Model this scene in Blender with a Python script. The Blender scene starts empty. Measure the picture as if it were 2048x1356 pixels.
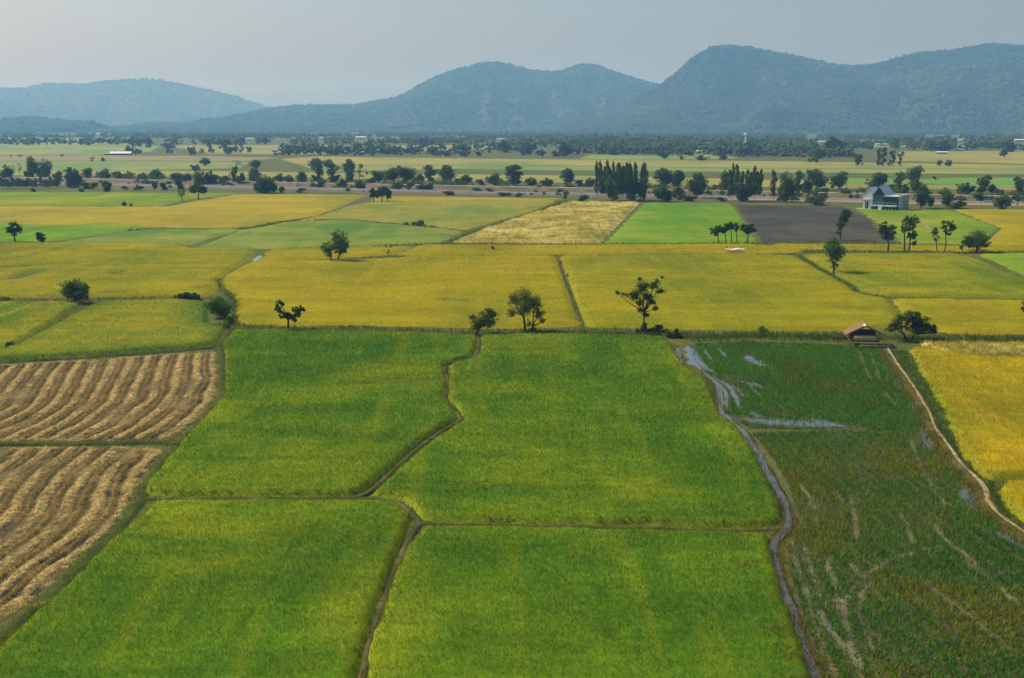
import bpy, bmesh, math
import numpy as np
from mathutils import Vector, Matrix

# ------------------------------------------------------------------ camera
R = math.radians
S = bpy.context.scene
COL = S.collection
F, CX, CY, HOR, CAMH = 2472.0, 1024.0, 678.0, 248.0, 30.0
PITCH = math.atan((CY - HOR) / F)
cam_d = bpy.data.cameras.new('camera')
cam_d.sensor_width = 36.0
cam_d.lens = 36.0 * F / 2048.0
cam_d.clip_start = 0.5
cam_d.clip_end = 30000
cam = bpy.data.objects.new('camera', cam_d)
cam.location = (0, 0, CAMH)
cam.rotation_euler = (R(90) - PITCH, 0, 0)
COL.objects.link(cam)
S.camera = cam

# ------------------------------------------------------------------ sky, sun, exposure
SUN_EL, SUN_AZ = R(44), R(-62)          # azimuth from +Y (view direction), negative = to the left
SKY = 0.124
W = bpy.data.worlds.new('World')
S.world = W
W.use_nodes = True
wn = W.node_tree
wn.nodes.clear()
wo = wn.nodes.new('ShaderNodeOutputWorld')
wb = wn.nodes.new('ShaderNodeBackground')
ws = wn.nodes.new('ShaderNodeTexSky')
ws.sky_type = 'NISHITA'
ws.sun_disc = False
ws.sun_elevation = SUN_EL
ws.sun_rotation = SUN_AZ
ws.air_density = 1.0
ws.dust_density = 3.6
ws.ozone_density = 3.8
wb.inputs['Strength'].default_value = SKY
wn.links.new(ws.outputs['Color'], wb.inputs['Color'])
wn.links.new(wb.outputs['Background'], wo.inputs['Surface'])

sd_ = bpy.data.lights.new('sun', 'SUN')
sd_.energy = 4.5
sd_.angle = R(0.53)
sd_.color = (1.0, 0.95, 0.86)
sun = bpy.data.objects.new('sun', sd_)
sdir = Vector((math.sin(SUN_AZ) * math.cos(SUN_EL), math.cos(SUN_AZ) * math.cos(SUN_EL), math.sin(SUN_EL)))
sun.rotation_euler = sdir.to_track_quat('Z', 'Y').to_euler()
COL.objects.link(sun)

S.view_settings.view_transform = 'Standard'
S.view_settings.look = 'None'
S.view_settings.gamma = 1.0
S.view_settings.exposure = 0.0
S.view_settings.use_curve_mapping = False
S.render.engine = 'CYCLES'
S.cycles.use_denoising = True
S.cycles.denoising_prefilter = 'ACCURATE'
S.cycles.max_bounces = 5
S.cycles.diffuse_bounces = 3
S.cycles.volume_bounces = 0
S.cycles.transparent_max_bounces = 8
S.cycles.caustics_reflective = False
S.cycles.caustics_refractive = False
HAZE_DENSITY = 1.9e-4
HAZE_COLOR = (0.25, 0.60, 1.0, 1)
HAZE_ANISO = 0.15

# ------------------------------------------------------------------ maths helpers
CP, SP = math.cos(PITCH), math.sin(PITCH)

def gp(px, py, z=0.0):
    """photo pixel -> point on the level z"""
    u = (px - CX) / F
    v = (CY - py) / F
    dy = CP + SP * v
    dz = -SP + CP * v
    t = (z - CAMH) / dz
    return np.array((u * t, dy * t, z))

def gps(pts, z=0.0):
    return np.array([gp(a, b, z)[:2] for a, b in pts])

def mpp(py, z=0.0):
    """metres per photo pixel for something standing at pixel row py"""
    v = (CY - py) / F
    return (z - CAMH) / (-SP + CP * v) / F

def at_depth(px, py, y):
    u = (px - CX) / F
    v = (CY - py) / F
    dy = CP + SP * v
    dz = -SP + CP * v
    return np.array((u * y / dy, y, CAMH + dz * y / dy))

def hash2(ix, iy, seed):
    h = (ix.astype(np.int64) * 374761393 + iy.astype(np.int64) * 668265263 + seed * 982451653) & 0xFFFFFFFF
    h = ((h ^ (h >> 13)) * 1274126177) & 0xFFFFFFFF
    h = ((h ^ (h >> 16)) * 2246822519) & 0xFFFFFFFF
    return ((h ^ (h >> 15)) & 0xFFFFFF) / float(0xFFFFFF)

def vnoise(x, y, seed=0):
    x = np.asarray(x, float); y = np.asarray(y, float)
    ix, iy = np.floor(x), np.floor(y)
    fx, fy = x - ix, y - iy
    fx = fx * fx * (3 - 2 * fx); fy = fy * fy * (3 - 2 * fy)
    a = hash2(ix, iy, seed); b = hash2(ix + 1, iy, seed)
    c = hash2(ix, iy + 1, seed); d = hash2(ix + 1, iy + 1, seed)
    return (a * (1 - fx) + b * fx) * (1 - fy) + (c * (1 - fx) + d * fx) * fy

def fbm(x, y, seed=0, oct=4):
    s, a, t = 0, 1.0, 0
    for k in range(oct):
        s = s + a * vnoise(x * 2 ** k, y * 2 ** k, seed + k * 17)
        t += a
        a *= 0.5
    return s / t

def sstep(a, b, x):
    t = np.clip((x - a) / (b - a), 0, 1)
    return t * t * (3 - 2 * t)

def seg_dist(P, A, B):
    d = B - A
    L = max(float(d @ d), 1e-9)
    t = np.clip(((P - A) @ d) / L, 0, 1)
    q = P - A - t[:, None] * d
    return np.hypot(q[:, 0], q[:, 1])

def poly_sd(P, poly):
    """signed distance, positive inside"""
    n = len(poly)
    dist = np.full(len(P), 1e9)
    ins = np.zeros(len(P), bool)
    for i in range(n):
        A, B = poly[i], poly[(i + 1) % n]
        dist = np.minimum(dist, seg_dist(P, A, B))
        c = ((A[1] > P[:, 1]) != (B[1] > P[:, 1]))
        den = (B[1] - A[1]) if abs(B[1] - A[1]) > 1e-12 else 1e-12
        xi = (B[0] - A[0]) * (P[:, 1] - A[1]) / den + A[0]
        ins ^= c & (P[:, 0] < xi)
    return np.where(ins, dist, -dist)

def line_d(P, line):
    d = np.full(len(P), 1e9)
    for i in range(len(line) - 1):
        d = np.minimum(d, seg_dist(P, line[i], line[i + 1]))
    return d

def resample(line, step):
    line = np.asarray(line, float)
    # catmull-rom smoothing then even steps
    if len(line) > 2:
        P = np.vstack([2 * line[0] - line[1], line, 2 * line[-1] - line[-2]])
        out = []
        for i in range(1, len(P) - 2):
            for t in np.linspace(0, 1, 8, endpoint=False):
                p0, p1, p2, p3 = P[i - 1], P[i], P[i + 1], P[i + 2]
                out.append(0.5 * (2 * p1 + (p2 - p0) * t + (2 * p0 - 5 * p1 + 4 * p2 - p3) * t * t + (3 * p1 - p0 - 3 * p2 + p3) * t ** 3))
        out.append(line[-1])
        line = np.array(out)
    seg = np.hypot(*np.diff(line, axis=0).T)
    s = np.concatenate([[0], np.cumsum(seg)])
    n = max(2, int(s[-1] / step) + 1)
    q = np.linspace(0, s[-1], n)
    return np.stack([np.interp(q, s, line[:, 0]), np.interp(q, s, line[:, 1])], 1)

# ------------------------------------------------------------------ object helpers
def mesh_np(name, V, Fc, smooth=False):
    """V (n,3), Fc (m,k) uniform faces"""
    V = np.ascontiguousarray(V, np.float32)
    Fc = np.ascontiguousarray(Fc, np.int32)
    m = bpy.data.meshes.new(name)
    k = Fc.shape[1] if len(Fc) else 3
    m.vertices.add(len(V)); m.vertices.foreach_set('co', V.ravel())
    m.loops.add(Fc.size); m.loops.foreach_set('vertex_index', Fc.ravel())
    m.polygons.add(len(Fc))
    m.polygons.foreach_set('loop_start', np.arange(len(Fc), dtype=np.int32) * k)
    m.polygons.foreach_set('loop_total', np.full(len(Fc), k, np.int32))
    m.polygons.foreach_set('use_smooth', np.full(len(Fc), smooth, bool))
    m.update(calc_edges=True)
    return m

def attr(m, name, vals):
    a = m.attributes.new(name, 'FLOAT', 'POINT')
    a.data.foreach_set('value', np.ascontiguousarray(vals, np.float32).ravel())

def attr_col(m, name, rgb):
    a = m.attributes.new(name, 'FLOAT_COLOR', 'POINT')
    c = np.ones((len(rgb), 4), np.float32); c[:, :3] = rgb
    a.data.foreach_set('color', c.ravel())

def link(name, m, mat=None, parent=None, kind=None, label=None, cat=None, group=None, loc=None):
    if mat is not None and m is not None and len(m.materials) == 0:
        m.materials.append(mat)
    o = bpy.data.objects.new(name, m)
    COL.objects.link(o)
    if parent is not None:
        o.parent = parent
    if loc is not None:
        o.location = tuple(float(c) for c in loc)
    tag(o, label, cat, group, kind)
    return o

def tag(o, label=None, cat=None, group=None, kind=None):
    if label: o['label'] = label
    if cat: o['category'] = cat
    if group: o['group'] = group
    if kind: o['kind'] = kind
    return o

def thing(name, label, cat, loc, rotz=0.0, group=None):
    o = bpy.data.objects.new(name, None)
    COL.objects.link(o)
    o.empty_display_size = 0.5
    o.location = tuple(float(c) for c in loc)
    o.rotation_euler = (0, 0, rotz)
    return tag(o, label, cat, group)

class MB:
    """collects simple solids into one mesh"""
    def __init__(s): s.v = []; s.f = []
    def add(s, vs, fs):
        b = len(s.v)
        s.v += [tuple(map(float, v)) for v in vs]
        s.f += [[b + i for i in f] for f in fs]
    def box(s, x0, x1, y0, y1, z0, z1):
        s.add([(x0, y0, z0), (x1, y0, z0), (x1, y1, z0), (x0, y1, z0), (x0, y0, z1), (x1, y0, z1), (x1, y1, z1), (x0, y1, z1)],
              [(0, 3, 2, 1), (4, 5, 6, 7), (0, 1, 5, 4), (1, 2, 6, 5), (2, 3, 7, 6), (3, 0, 4, 7)])
    def prism(s, prof, y0, y1):
        """profile [(x,z)...] counter-clockwise seen from -y, extruded along y"""
        n = len(prof)
        s.add([(x, y0, z) for x, z in prof] + [(x, y1, z) for x, z in prof],
              [list(range(n)), list(range(2 * n - 1, n - 1, -1))] + [(i, i + n, (i + 1) % n + n, (i + 1) % n) for i in range(n)])
    def tube(s, pts, rad, n=6):
        pts = [np.array(p, float) for p in pts]
        if np.isscalar(rad): rad = [rad] * len(pts)
        ring = []
        for i, p in enumerate(pts):
            d = pts[min(i + 1, len(pts) - 1)] - pts[max(i - 1, 0)]
            d = d / (np.linalg.norm(d) + 1e-9)
            a = np.cross(d, (0, 0, 1) if abs(d[2]) < 0.9 else (1, 0, 0)); a /= np.linalg.norm(a)
            b = np.cross(d, a)
            ring.append([p + rad[i] * (math.cos(t) * a + math.sin(t) * b) for t in np.linspace(0, 2 * math.pi, n, endpoint=False)])
        vs = [q for r in ring for q in r]
        fs = []
        for i in range(len(pts) - 1):
            for j in range(n):
                fs.append((i * n + j, i * n + (j + 1) % n, (i + 1) * n + (j + 1) % n, (i + 1) * n + j))
        fs.append(list(range(n))[::-1]); fs.append([(len(pts) - 1) * n + j for j in range(n)])
        s.add(vs, fs)
    def mesh(s, name, bevel=0):
        m = bpy.data.meshes.new(name)
        m.from_pydata(s.v, [], s.f)
        bm = bmesh.new(); bm.from_mesh(m)
        bmesh.ops.recalc_face_normals(bm, faces=bm.faces)
        if bevel:
            bmesh.ops.bevel(bm, geom=list(bm.edges), offset=bevel, segments=2, affect='EDGES', clamp_overlap=True)
        bm.to_mesh(m); bm.free()
        return m
    def build(s, name, mat, parent, bevel=0, **k):
        return link(name, s.mesh(name, bevel), mat, parent, **k)

def box_part(name, mat, parent, *b, **k):
    q = MB(); q.box(*b)
    return q.build(name, mat, parent, **k)

# ------------------------------------------------------------------ materials
def new_mat(name):
    m = bpy.data.materials.new(name)
    m.use_nodes = True
    nt = m.node_tree
    nt.nodes.clear()
    out = nt.nodes.new('ShaderNodeOutputMaterial')
    return m, nt, out

def N(nt, t, **k):
    n = nt.nodes.new(t)
    for a, b in k.items():
        setattr(n, a, b)
    return n

def mapped(nt, scale):
    g = N(nt, 'ShaderNodeNewGeometry')
    mp = N(nt, 'ShaderNodeMapping')
    mp.inputs['Scale'].default_value = scale
    nt.links.new(g.outputs['Position'], mp.inputs['Vector'])
    return mp.outputs['Vector']

def noise(nt, scale, detail=3, rough=0.55, dist=0.0):
    n = N(nt, 'ShaderNodeTexNoise')
    n.noise_dimensions = '3D'
    n.inputs['Scale'].default_value = 1.0
    n.inputs['Detail'].default_value = detail
    n.inputs['Roughness'].default_value = rough
    n.inputs['Distortion'].default_value = dist
    nt.links.new(mapped(nt, scale), n.inputs['Vector'])
    return n.outputs['Fac']

def ramp(nt, fac, stops):
    r = N(nt, 'ShaderNodeValToRGB')
    e = r.color_ramp.elements
    while len(e) < len(stops): e.new(0.5)
    for i, (p, c) in enumerate(stops):
        e[i].position = p
        e[i].color = (c, c, c, 1) if np.isscalar(c) else (*c[:3], 1)
    nt.links.new(fac, r.inputs['Fac'])
    return r.outputs['Color']

def mix(nt, a, b, fac, mode='MIX'):
    m = N(nt, 'ShaderNodeMix', data_type='RGBA', blend_type=mode)
    m.clamp_factor = True
    for sock, v in ((m.inputs[6], a), (m.inputs[7], b)):
        if hasattr(v, 'is_linked'): nt.links.new(v, sock)
        else: sock.default_value = (*v[:3], 1)
    if hasattr(fac, 'is_linked'): nt.links.new(fac, m.inputs[0])
    else: m.inputs[0].default_value = fac
    return m.outputs[2]

def principled(nt, out, color, rough=0.8, spec=0.2, bump=None, bstr=0.5, bdist=0.1, metallic=0.0):
    p = N(nt, 'ShaderNodeBsdfPrincipled')
    if hasattr(color, 'is_linked'): nt.links.new(color, p.inputs['Base Color'])
    else: p.inputs['Base Color'].default_value = (*color[:3], 1)
    p.inputs['Roughness'].default_value = rough
    p.inputs['Specular IOR Level'].default_value = spec
    p.inputs['Metallic'].default_value = metallic
    if bump is not None:
        b = N(nt, 'ShaderNodeBump')
        b.inputs['Strength'].default_value = bstr
        b.inputs['Distance'].default_value = bdist
        nt.links.new(bump, b.inputs['Height'])
        nt.links.new(b.outputs['Normal'], p.inputs['Normal'])
    nt.links.new(p.outputs['BSDF'], out.inputs['Surface'])
    return p

def plain(name, c, rough=0.7, spec=0.3, var=0.15, sc=3.0, metallic=0.0):
    m, nt, out = new_mat(name)
    nz = noise(nt, (sc, sc, sc), 4)
    col = mix(nt, tuple(x * (1 - var) for x in c), tuple(min(1, x * (1 + var)) for x in c), nz)
    principled(nt, out, col, rough, spec, metallic=metallic)
    return m

def crop_color(nt, dark, mid, light, odd, oddamt=0.25, sc=1.0):
    """patchy growth of a field: broad patches, sowing lanes, fine mottling"""
    a = noise(nt, (0.045 * sc, 0.028 * sc, 0.05), 5, 0.55, 0.4)
    c = ramp(nt, a, [(0.36, dark), (0.50, mid), (0.64, light)])
    lane = noise(nt, (0.30 * sc, 0.018 * sc, 0.1), 3, 0.6, 0.3)
    c = mix(nt, c, light, ramp(nt, lane, [(0.50, 0.0), (0.70, 0.7)]))
    b = noise(nt, (0.16 * sc, 0.10 * sc, 0.1), 4, 0.6, 0.6)
    c = mix(nt, c, dark, ramp(nt, b, [(0.50, 0.0), (0.74, 0.4)]))
    o = noise(nt, (0.11 * sc + 0.013, 0.07 * sc, 0.3), 5, 0.65, 0.8)
    c = mix(nt, c, odd, ramp(nt, o, [(0.60, 0.0), (0.74, oddamt)]))
    st = noise(nt, (0.22 * sc + 0.05, 0.75 * sc, 0.3), 4, 0.65, 0.5)
    c = mix(nt, c, ramp(nt, st, [(0.3, 0.86), (0.7, 1.14)]), 1.0, 'MULTIPLY')
    s2 = noise(nt, (0.03 * sc + 0.01, 0.10 * sc, 0.1), 5, 0.65, 0.4)
    c = mix(nt, c, ramp(nt, s2, [(0.32, 0.86), (0.68, 1.14)]), 1.0, 'MULTIPLY')
    s3 = noise(nt, (0.05 * sc + 0.01, 0.16 * sc, 0.1), 5, 0.7, 0.6)
    c = mix(nt, c, dark, ramp(nt, s3, [(0.50, 0.0), (0.66, 0.65)]))
    lo = N(nt, 'ShaderNodeAttribute', attribute_name='lodge')
    c = mix(nt, c, (0.055, 0.075, 0.010), lo.outputs['Fac'])  # dark green of bared stems, with shadow in lodged hollows put into the colour
    f = noise(nt, (2.2, 1.4, 2.0), 3, 0.7)
    return mix(nt, c, ramp(nt, f, [(0.3, 0.82), (0.7, 1.18)]), 1.0, 'MULTIPLY'), f

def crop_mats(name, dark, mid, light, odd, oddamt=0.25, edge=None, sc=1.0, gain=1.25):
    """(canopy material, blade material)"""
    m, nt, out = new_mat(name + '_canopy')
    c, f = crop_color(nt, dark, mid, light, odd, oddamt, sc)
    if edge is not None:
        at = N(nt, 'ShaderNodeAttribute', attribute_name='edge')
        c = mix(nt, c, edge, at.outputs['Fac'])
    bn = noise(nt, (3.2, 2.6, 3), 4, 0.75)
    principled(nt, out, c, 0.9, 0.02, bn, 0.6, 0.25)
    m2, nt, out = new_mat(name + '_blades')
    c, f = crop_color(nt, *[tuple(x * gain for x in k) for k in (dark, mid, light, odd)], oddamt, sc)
    if edge is not None:
        at = N(nt, 'ShaderNodeAttribute', attribute_name='edge')
        c = mix(nt, c, edge, at.outputs['Fac'])
    g = N(nt, 'ShaderNodeNewGeometry')
    c = mix(nt, c, ramp(nt, g.outputs['Random Per Island'], [(0.0, 0.62), (1.0, 1.42)]), 1.0, 'MULTIPLY')
    leaf_surface(nt, out, c, 0.4)
    return m, m2

def leaf_surface(nt, out, c, tr):
    d = N(nt, 'ShaderNodeBsdfDiffuse'); t = N(nt, 'ShaderNodeBsdfTranslucent'); x = N(nt, 'ShaderNodeMixShader')
    nt.links.new(c, d.inputs['Color']); nt.links.new(c, t.inputs['Color'])
    x.inputs[0].default_value = tr
    nt.links.new(d.outputs[0], x.inputs[1]); nt.links.new(t.outputs[0], x.inputs[2])
    nt.links.new(x.outputs[0], out.inputs['Surface'])

def leaf_mat(name, c, spread=0.5, tr=0.3, hue=None):
    m, nt, out = new_mat(name)
    g = N(nt, 'ShaderNodeNewGeometry')
    r = g.outputs['Random Per Island']
    oi = N(nt, 'ShaderNodeObjectInfo')
    base = mix(nt, tuple(x * (1 - spread) for x in c), tuple(x * (1 + spread) for x in c), r)
    if hue is not None:
        base = mix(nt, base, hue, ramp(nt, oi.outputs['Random'], [(0.0, 0.0), (1.0, 0.55)]))
    leaf_surface(nt, out, base, tr)
    return m

def vcol_mat(name, rough=0.85, spec=0.15, bsc=4.0, bstr=0.8, bdist=0.12, var=(0.6, 1.4)):
    m, nt, out = new_mat(name)
    at = N(nt, 'ShaderNodeAttribute', attribute_name='col')
    f = noise(nt, (bsc, bsc, bsc), 4, 0.7)
    c = mix(nt, at.outputs['Color'], ramp(nt, f, [(0.3, var[0]), (0.7, var[1])]), 1.0, 'MULTIPLY')
    principled(nt, out, c, rough, spec, f, bstr, bdist)
    return m

def flat_field(name, a, b, c, sc=1.0):
    m, nt, out = new_mat(name)
    n1 = noise(nt, (0.012 * sc, 0.006 * sc, 0.02), 5, 0.6, 0.5)
    col = ramp(nt, n1, [(0.38, a), (0.52, b), (0.66, c)])
    f = noise(nt, (0.5, 0.3, 0.5), 4, 0.7)
    col = mix(nt, col, ramp(nt, f, [(0.3, 0.7), (0.7, 1.3)]), 1.0, 'MULTIPLY')
    principled(nt, out, col, 0.9, 0.1, f, 0.6, 0.3)
    return m

M = {}
M['green'], M['green_b'] = crop_mats('green_rice', (0.058, 0.140, 0.009), (0.112, 0.198, 0.009), (0.208, 0.252, 0.011), (0.24, 0.19, 0.010), 0.35, edge=(0.25, 0.27, 0.014))  # edge: yellow fringe, with sunlight on the rice rims put into the colour
M['lime'], M['lime_b'] = crop_mats('lime_rice', (0.10, 0.16, 0.010), (0.21, 0.22, 0.008), (0.31, 0.25, 0.008), (0.08, 0.15, 0.015), 0.5, edge=(0.07, 0.14, 0.012))
M['yellow'], M['yellow_b'] = crop_mats('yellow_rice', (0.205, 0.195, 0.006), (0.275, 0.238, 0.005), (0.325, 0.258, 0.005), (0.17, 0.18, 0.008), 0.5, edge=(0.30, 0.23, 0.01))
M['yellowgreen'], M['yellowgreen_b'] = crop_mats('yellow_green_rice', (0.16, 0.182, 0.007), (0.235, 0.225, 0.005), (0.30, 0.25, 0.005), (0.14, 0.165, 0.015), 0.6, edge=(0.2, 0.2, 0.01))
M['gold'], M['gold_b'] = crop_mats('gold_rice', (0.235, 0.205, 0.006), (0.35, 0.268, 0.006), (0.425, 0.292, 0.009), (0.26, 0.22, 0.010), 0.4, edge=(0.18, 0.20, 0.012))
M['bright'], _ = crop_mats('bright_green_rice', (0.085, 0.205, 0.010), (0.135, 0.238, 0.012), (0.21, 0.262, 0.016), (0.24, 0.24, 0.03), 0.55, sc=0.6)
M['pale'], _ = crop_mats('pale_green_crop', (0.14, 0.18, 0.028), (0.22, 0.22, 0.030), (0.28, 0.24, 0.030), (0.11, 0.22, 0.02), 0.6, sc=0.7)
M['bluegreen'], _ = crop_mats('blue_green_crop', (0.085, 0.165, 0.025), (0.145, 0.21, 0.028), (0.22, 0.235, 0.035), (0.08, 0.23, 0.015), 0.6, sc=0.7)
M['tan'], _ = crop_mats('tan_yellow_rice', (0.22, 0.20, 0.016), (0.30, 0.245, 0.016), (0.34, 0.26, 0.016), (0.22, 0.22, 0.02), 0.4, sc=0.5)
M['lodged'], M['lodged_b'] = crop_mats('lodged_rice', (0.25, 0.215, 0.03), (0.38, 0.31, 0.05), (0.52, 0.44, 0.15), (0.62, 0.54, 0.25), 0.8, sc=1.6)
M['plough'], _ = crop_mats('ploughed_soil', (0.045, 0.045, 0.032), (0.066, 0.062, 0.045), (0.090, 0.085, 0.058), (0.10, 0.095, 0.06), 0.4, sc=0.8)
M['lawn'], _ = crop_mats('short_grass', (0.115, 0.20, 0.010), (0.17, 0.24, 0.012), (0.24, 0.262, 0.016), (0.3, 0.26, 0.03), 0.4, sc=0.7)
M['stubble'] = vcol_mat('straw_stubble', bsc=5.0, bdist=0.15)
M['mud'] = vcol_mat('paddy_mud', rough=0.6, spec=0.3, bsc=6.0, bdist=0.08)

m_, nt_, o_ = new_mat('ground_earth')
n1_ = noise(nt_, (0.05, 0.05, 0.05), 5, 0.6)
c_ = ramp(nt_, n1_, [(0.3, (0.06, 0.09, 0.012)), (0.5, (0.09, 0.105, 0.016)), (0.7, (0.13, 0.12, 0.03))])
n2_ = noise(nt_, (1.3, 1.3, 1.3), 4, 0.7)
c_ = mix(nt_, c_, ramp(nt_, n2_, [(0.3, 0.55), (0.7, 1.4)]), 1.0, 'MULTIPLY')
principled(nt_, o_, c_, 0.95, 0.1, n2_, 0.8, 0.15)
M['ground'] = m_

m_, nt_, o_ = new_mat('paddy_water')
n1_ = noise(nt_, (2.5, 1.5, 2), 3, 0.5)
p_ = principled(nt_, o_, (0.085, 0.085, 0.075), 0.04, 0.8, n1_, 0.03, 0.04)
p_.inputs['IOR'].default_value = 1.45
M['water'] = m_

M['bund'] = flat_field('bund_earth', (0.045, 0.05, 0.010), (0.075, 0.07, 0.016), (0.13, 0.11, 0.03), 40)
M['bund_green'] = flat_field('grassy_earth', (0.04, 0.07, 0.008), (0.065, 0.085, 0.012), (0.11, 0.10, 0.02), 40)
M['mud_dark'] = flat_field('channel_mud', (0.04, 0.036, 0.016), (0.06, 0.055, 0.022), (0.085, 0.075, 0.03), 60)
M['dirt'] = flat_field('dry_dirt', (0.17, 0.125, 0.045), (0.29, 0.215, 0.09), (0.40, 0.31, 0.15), 160)
M['scrub'] = flat_field('embankment_scrub', (0.085, 0.085, 0.028), (0.125, 0.105, 0.045), (0.17, 0.125, 0.06), 8)
M['redearth'] = flat_field('red_earth', (0.30, 0.17, 0.08), (0.40, 0.23, 0.11), (0.26, 0.2, 0.08), 10)
M['asphalt'] = flat_field('asphalt', (0.12, 0.12, 0.12), (0.15, 0.15, 0.15), (0.18, 0.18, 0.175), 20)
M['paleroad'] = flat_field('pale_track', (0.34, 0.30, 0.22), (0.42, 0.37, 0.28), (0.48, 0.43, 0.34), 20)
M['paint'] = plain('road_paint', (0.75, 0.75, 0.72))

M['grass_green'] = leaf_mat('bund_grass_green', (0.075, 0.13, 0.012), 0.6, 0.35)
M['grass_olive'] = leaf_mat('bund_grass_olive', (0.16, 0.15, 0.02), 0.6, 0.35)
M['grass_dry'] = leaf_mat('bund_grass_dry', (0.34, 0.22, 0.045), 0.5, 0.35)
M['weed'] = leaf_mat('green_weed', (0.065, 0.165, 0.014), 0.5, 0.35)
M['straw'] = leaf_mat('loose_straw', (0.48, 0.345, 0.105), 0.35, 0.3)
M['paddy_green'] = leaf_mat('young_rice_green', (0.092, 0.230, 0.022), 0.55, 0.38)
M['paddy_olive'] = leaf_mat('old_rice_olive', (0.185, 0.210, 0.017), 0.6, 0.38)
M['leaf_dark'] = leaf_mat('leaf_dark', (0.070, 0.115, 0.022), 0.6, 0.38)
M['leaf_mid'] = leaf_mat('leaf_mid', (0.116, 0.196, 0.032), 0.6, 0.38)
M['leaf_olive'] = leaf_mat('leaf_olive', (0.208, 0.224, 0.035), 0.6, 0.38)
M['leaf_fresh'] = leaf_mat('leaf_fresh', (0.085, 0.163, 0.021), 0.5, 0.32)
M['leaf_col'] = leaf_mat('leaf_col', (0.090, 0.150, 0.031), 0.55, 0.38, hue=(0.11, 0.15, 0.035))
M['leaf_row'] = leaf_mat('leaf_row', (0.088, 0.140, 0.031), 0.55, 0.38, hue=(0.115, 0.145, 0.03))
M['leaf_far'] = leaf_mat('leaf_far', (0.077, 0.116, 0.031), 0.5, 0.2, hue=(0.11, 0.135, 0.035))
M['leaf_grey'] = leaf_mat('leaf_grey', (0.15, 0.14, 0.085), 0.5, 0.2)
M['bark'] = plain('bark', (0.075, 0.055, 0.038), 0.9, 0.1, 0.5)
M['bark_pale'] = plain('bark_pale', (0.20, 0.16, 0.12), 0.9, 0.1, 0.4)

# ------------------------------------------------------------------ ground sheet
gv = [(-9000, -300, 0), (9000, -300, 0), (9000, 13000, 0), (-9000, 13000, 0)]
gm = bpy.data.meshes.new('ground'); gm.from_pydata(gv, [], [(0, 1, 2, 3)])
link('ground', gm, M['ground'], kind='structure', label='flat farmland ground between the rice fields', cat='ground')

# ------------------------------------------------------------------ hills
def hills(name, prof, D0, front, back, seed, trees, mat, label, step=28.0):
    rng = np.random.default_rng(seed)
    pts = np.array([at_depth(a, b, D0) for a, b in prof])
    xs = np.arange(pts[0, 0], pts[-1, 0], step)
    # smooth crest from the profile + tree-scale unevenness
    zc = np.interp(xs, pts[:, 0], pts[:, 2])
    k = np.hanning(9); k /= k.sum()
    zc = np.convolve(np.pad(zc, 4, mode='edge'), k, 'valid')
    zc = np.maximum(zc + (fbm(xs / 90, xs * 0, seed, 3) - 0.5) * 10, 0.5)
    tv = np.concatenate([np.linspace(-1, 0, 46), np.linspace(0, 1, 16)[1:]])
    X, T = np.meshgrid(xs, tv)
    Z0 = np.broadcast_to(zc, X.shape)
    warp = (fbm(X / 260, T * 2.2, seed + 5, 3) - 0.5) * 260
    rid = 1 - np.abs(2 * fbm((X + warp * 1.3) / 340, T * 0.9 + 3, seed + 9, 4) - 1)
    a = 1 - np.abs(T)
    rid2 = 1 - np.abs(2 * fbm((X + warp * 0.7) / 170, T * 1.4 + 7, seed + 77, 3) - 1)
    p = 0.70 + 2.3 * (1 - rid) + 0.9 * (1 - rid2)
    h = np.power(np.clip(a, 0, 1), p)
    det = (fbm(X / 120, T * 9, seed + 21, 4) - 0.5) * 26 * np.clip(np.abs(T) * 5, 0, 1) * a
    Z = Z0 * h + det
    fl = front * (0.8 + 0.4 * fbm(X / 700, X * 0, seed + 31, 2))
    Y = D0 + np.where(T < 0, T * fl, T * back) + (fbm(X / 500, X * 0 + 4, seed + 2, 3) - 0.5) * 200 * np.abs(T)
    Z = np.where(np.abs(T) > 0.999, -2.0, Z)
    nv, nu = X.shape
    idx = np.arange(nv * nu).reshape(nv, nu)
    Fc = np.stack([idx[:-1, :-1], idx[:-1, 1:], idx[1:, 1:], idx[1:, :-1]], -1).reshape(-1, 4)
    V = np.stack([X, Y, Z], -1).reshape(-1, 3)
    m = mesh_np(name, V, Fc, True)
    o = link(name, m, mat, kind='structure', label=label, cat='hill')
    if trees:
        # forest canopy on the near side and crest: small rough crowns
        iu = rng.integers(0, nu - 1, trees); fu = rng.random(trees)
        t = np.where(rng.random(trees) < 0.12, rng.uniform(-0.02, 0.02, trees), -1 + np.power(rng.random(trees), 0.85) * 1.0)
        jv = np.interp(t, tv, np.arange(nv)); j0 = np.clip(jv.astype(int), 0, nv - 2); fv = jv - j0
        def bil(A):
            return (A[j0, iu] * (1 - fu) + A[j0, iu + 1] * fu) * (1 - fv) + (A[j0 + 1, iu] * (1 - fu) + A[j0 + 1, iu + 1] * fu) * fv
        C = np.stack([bil(X), bil(Y), bil(Z)], 1)
        r = rng.uniform(4.0, 8.5, trees) * rng.choice([1, 1, 1, 1.4], trees)
        crown_blobs('forest_canopy', C, r, rng, M['forest_leaf'], o)
    return o

OCT_V = np.array([(1, 0, 0), (-1, 0, 0), (0, 1, 0), (0, -1, 0), (0, 0, 1), (0, 0, -0.6)], float)
OCT_F = np.array([(0, 2, 4), (2, 1, 4), (1, 3, 4), (3, 0, 4), (2, 0, 5), (1, 2, 5), (3, 1, 5), (0, 3, 5)])

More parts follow.
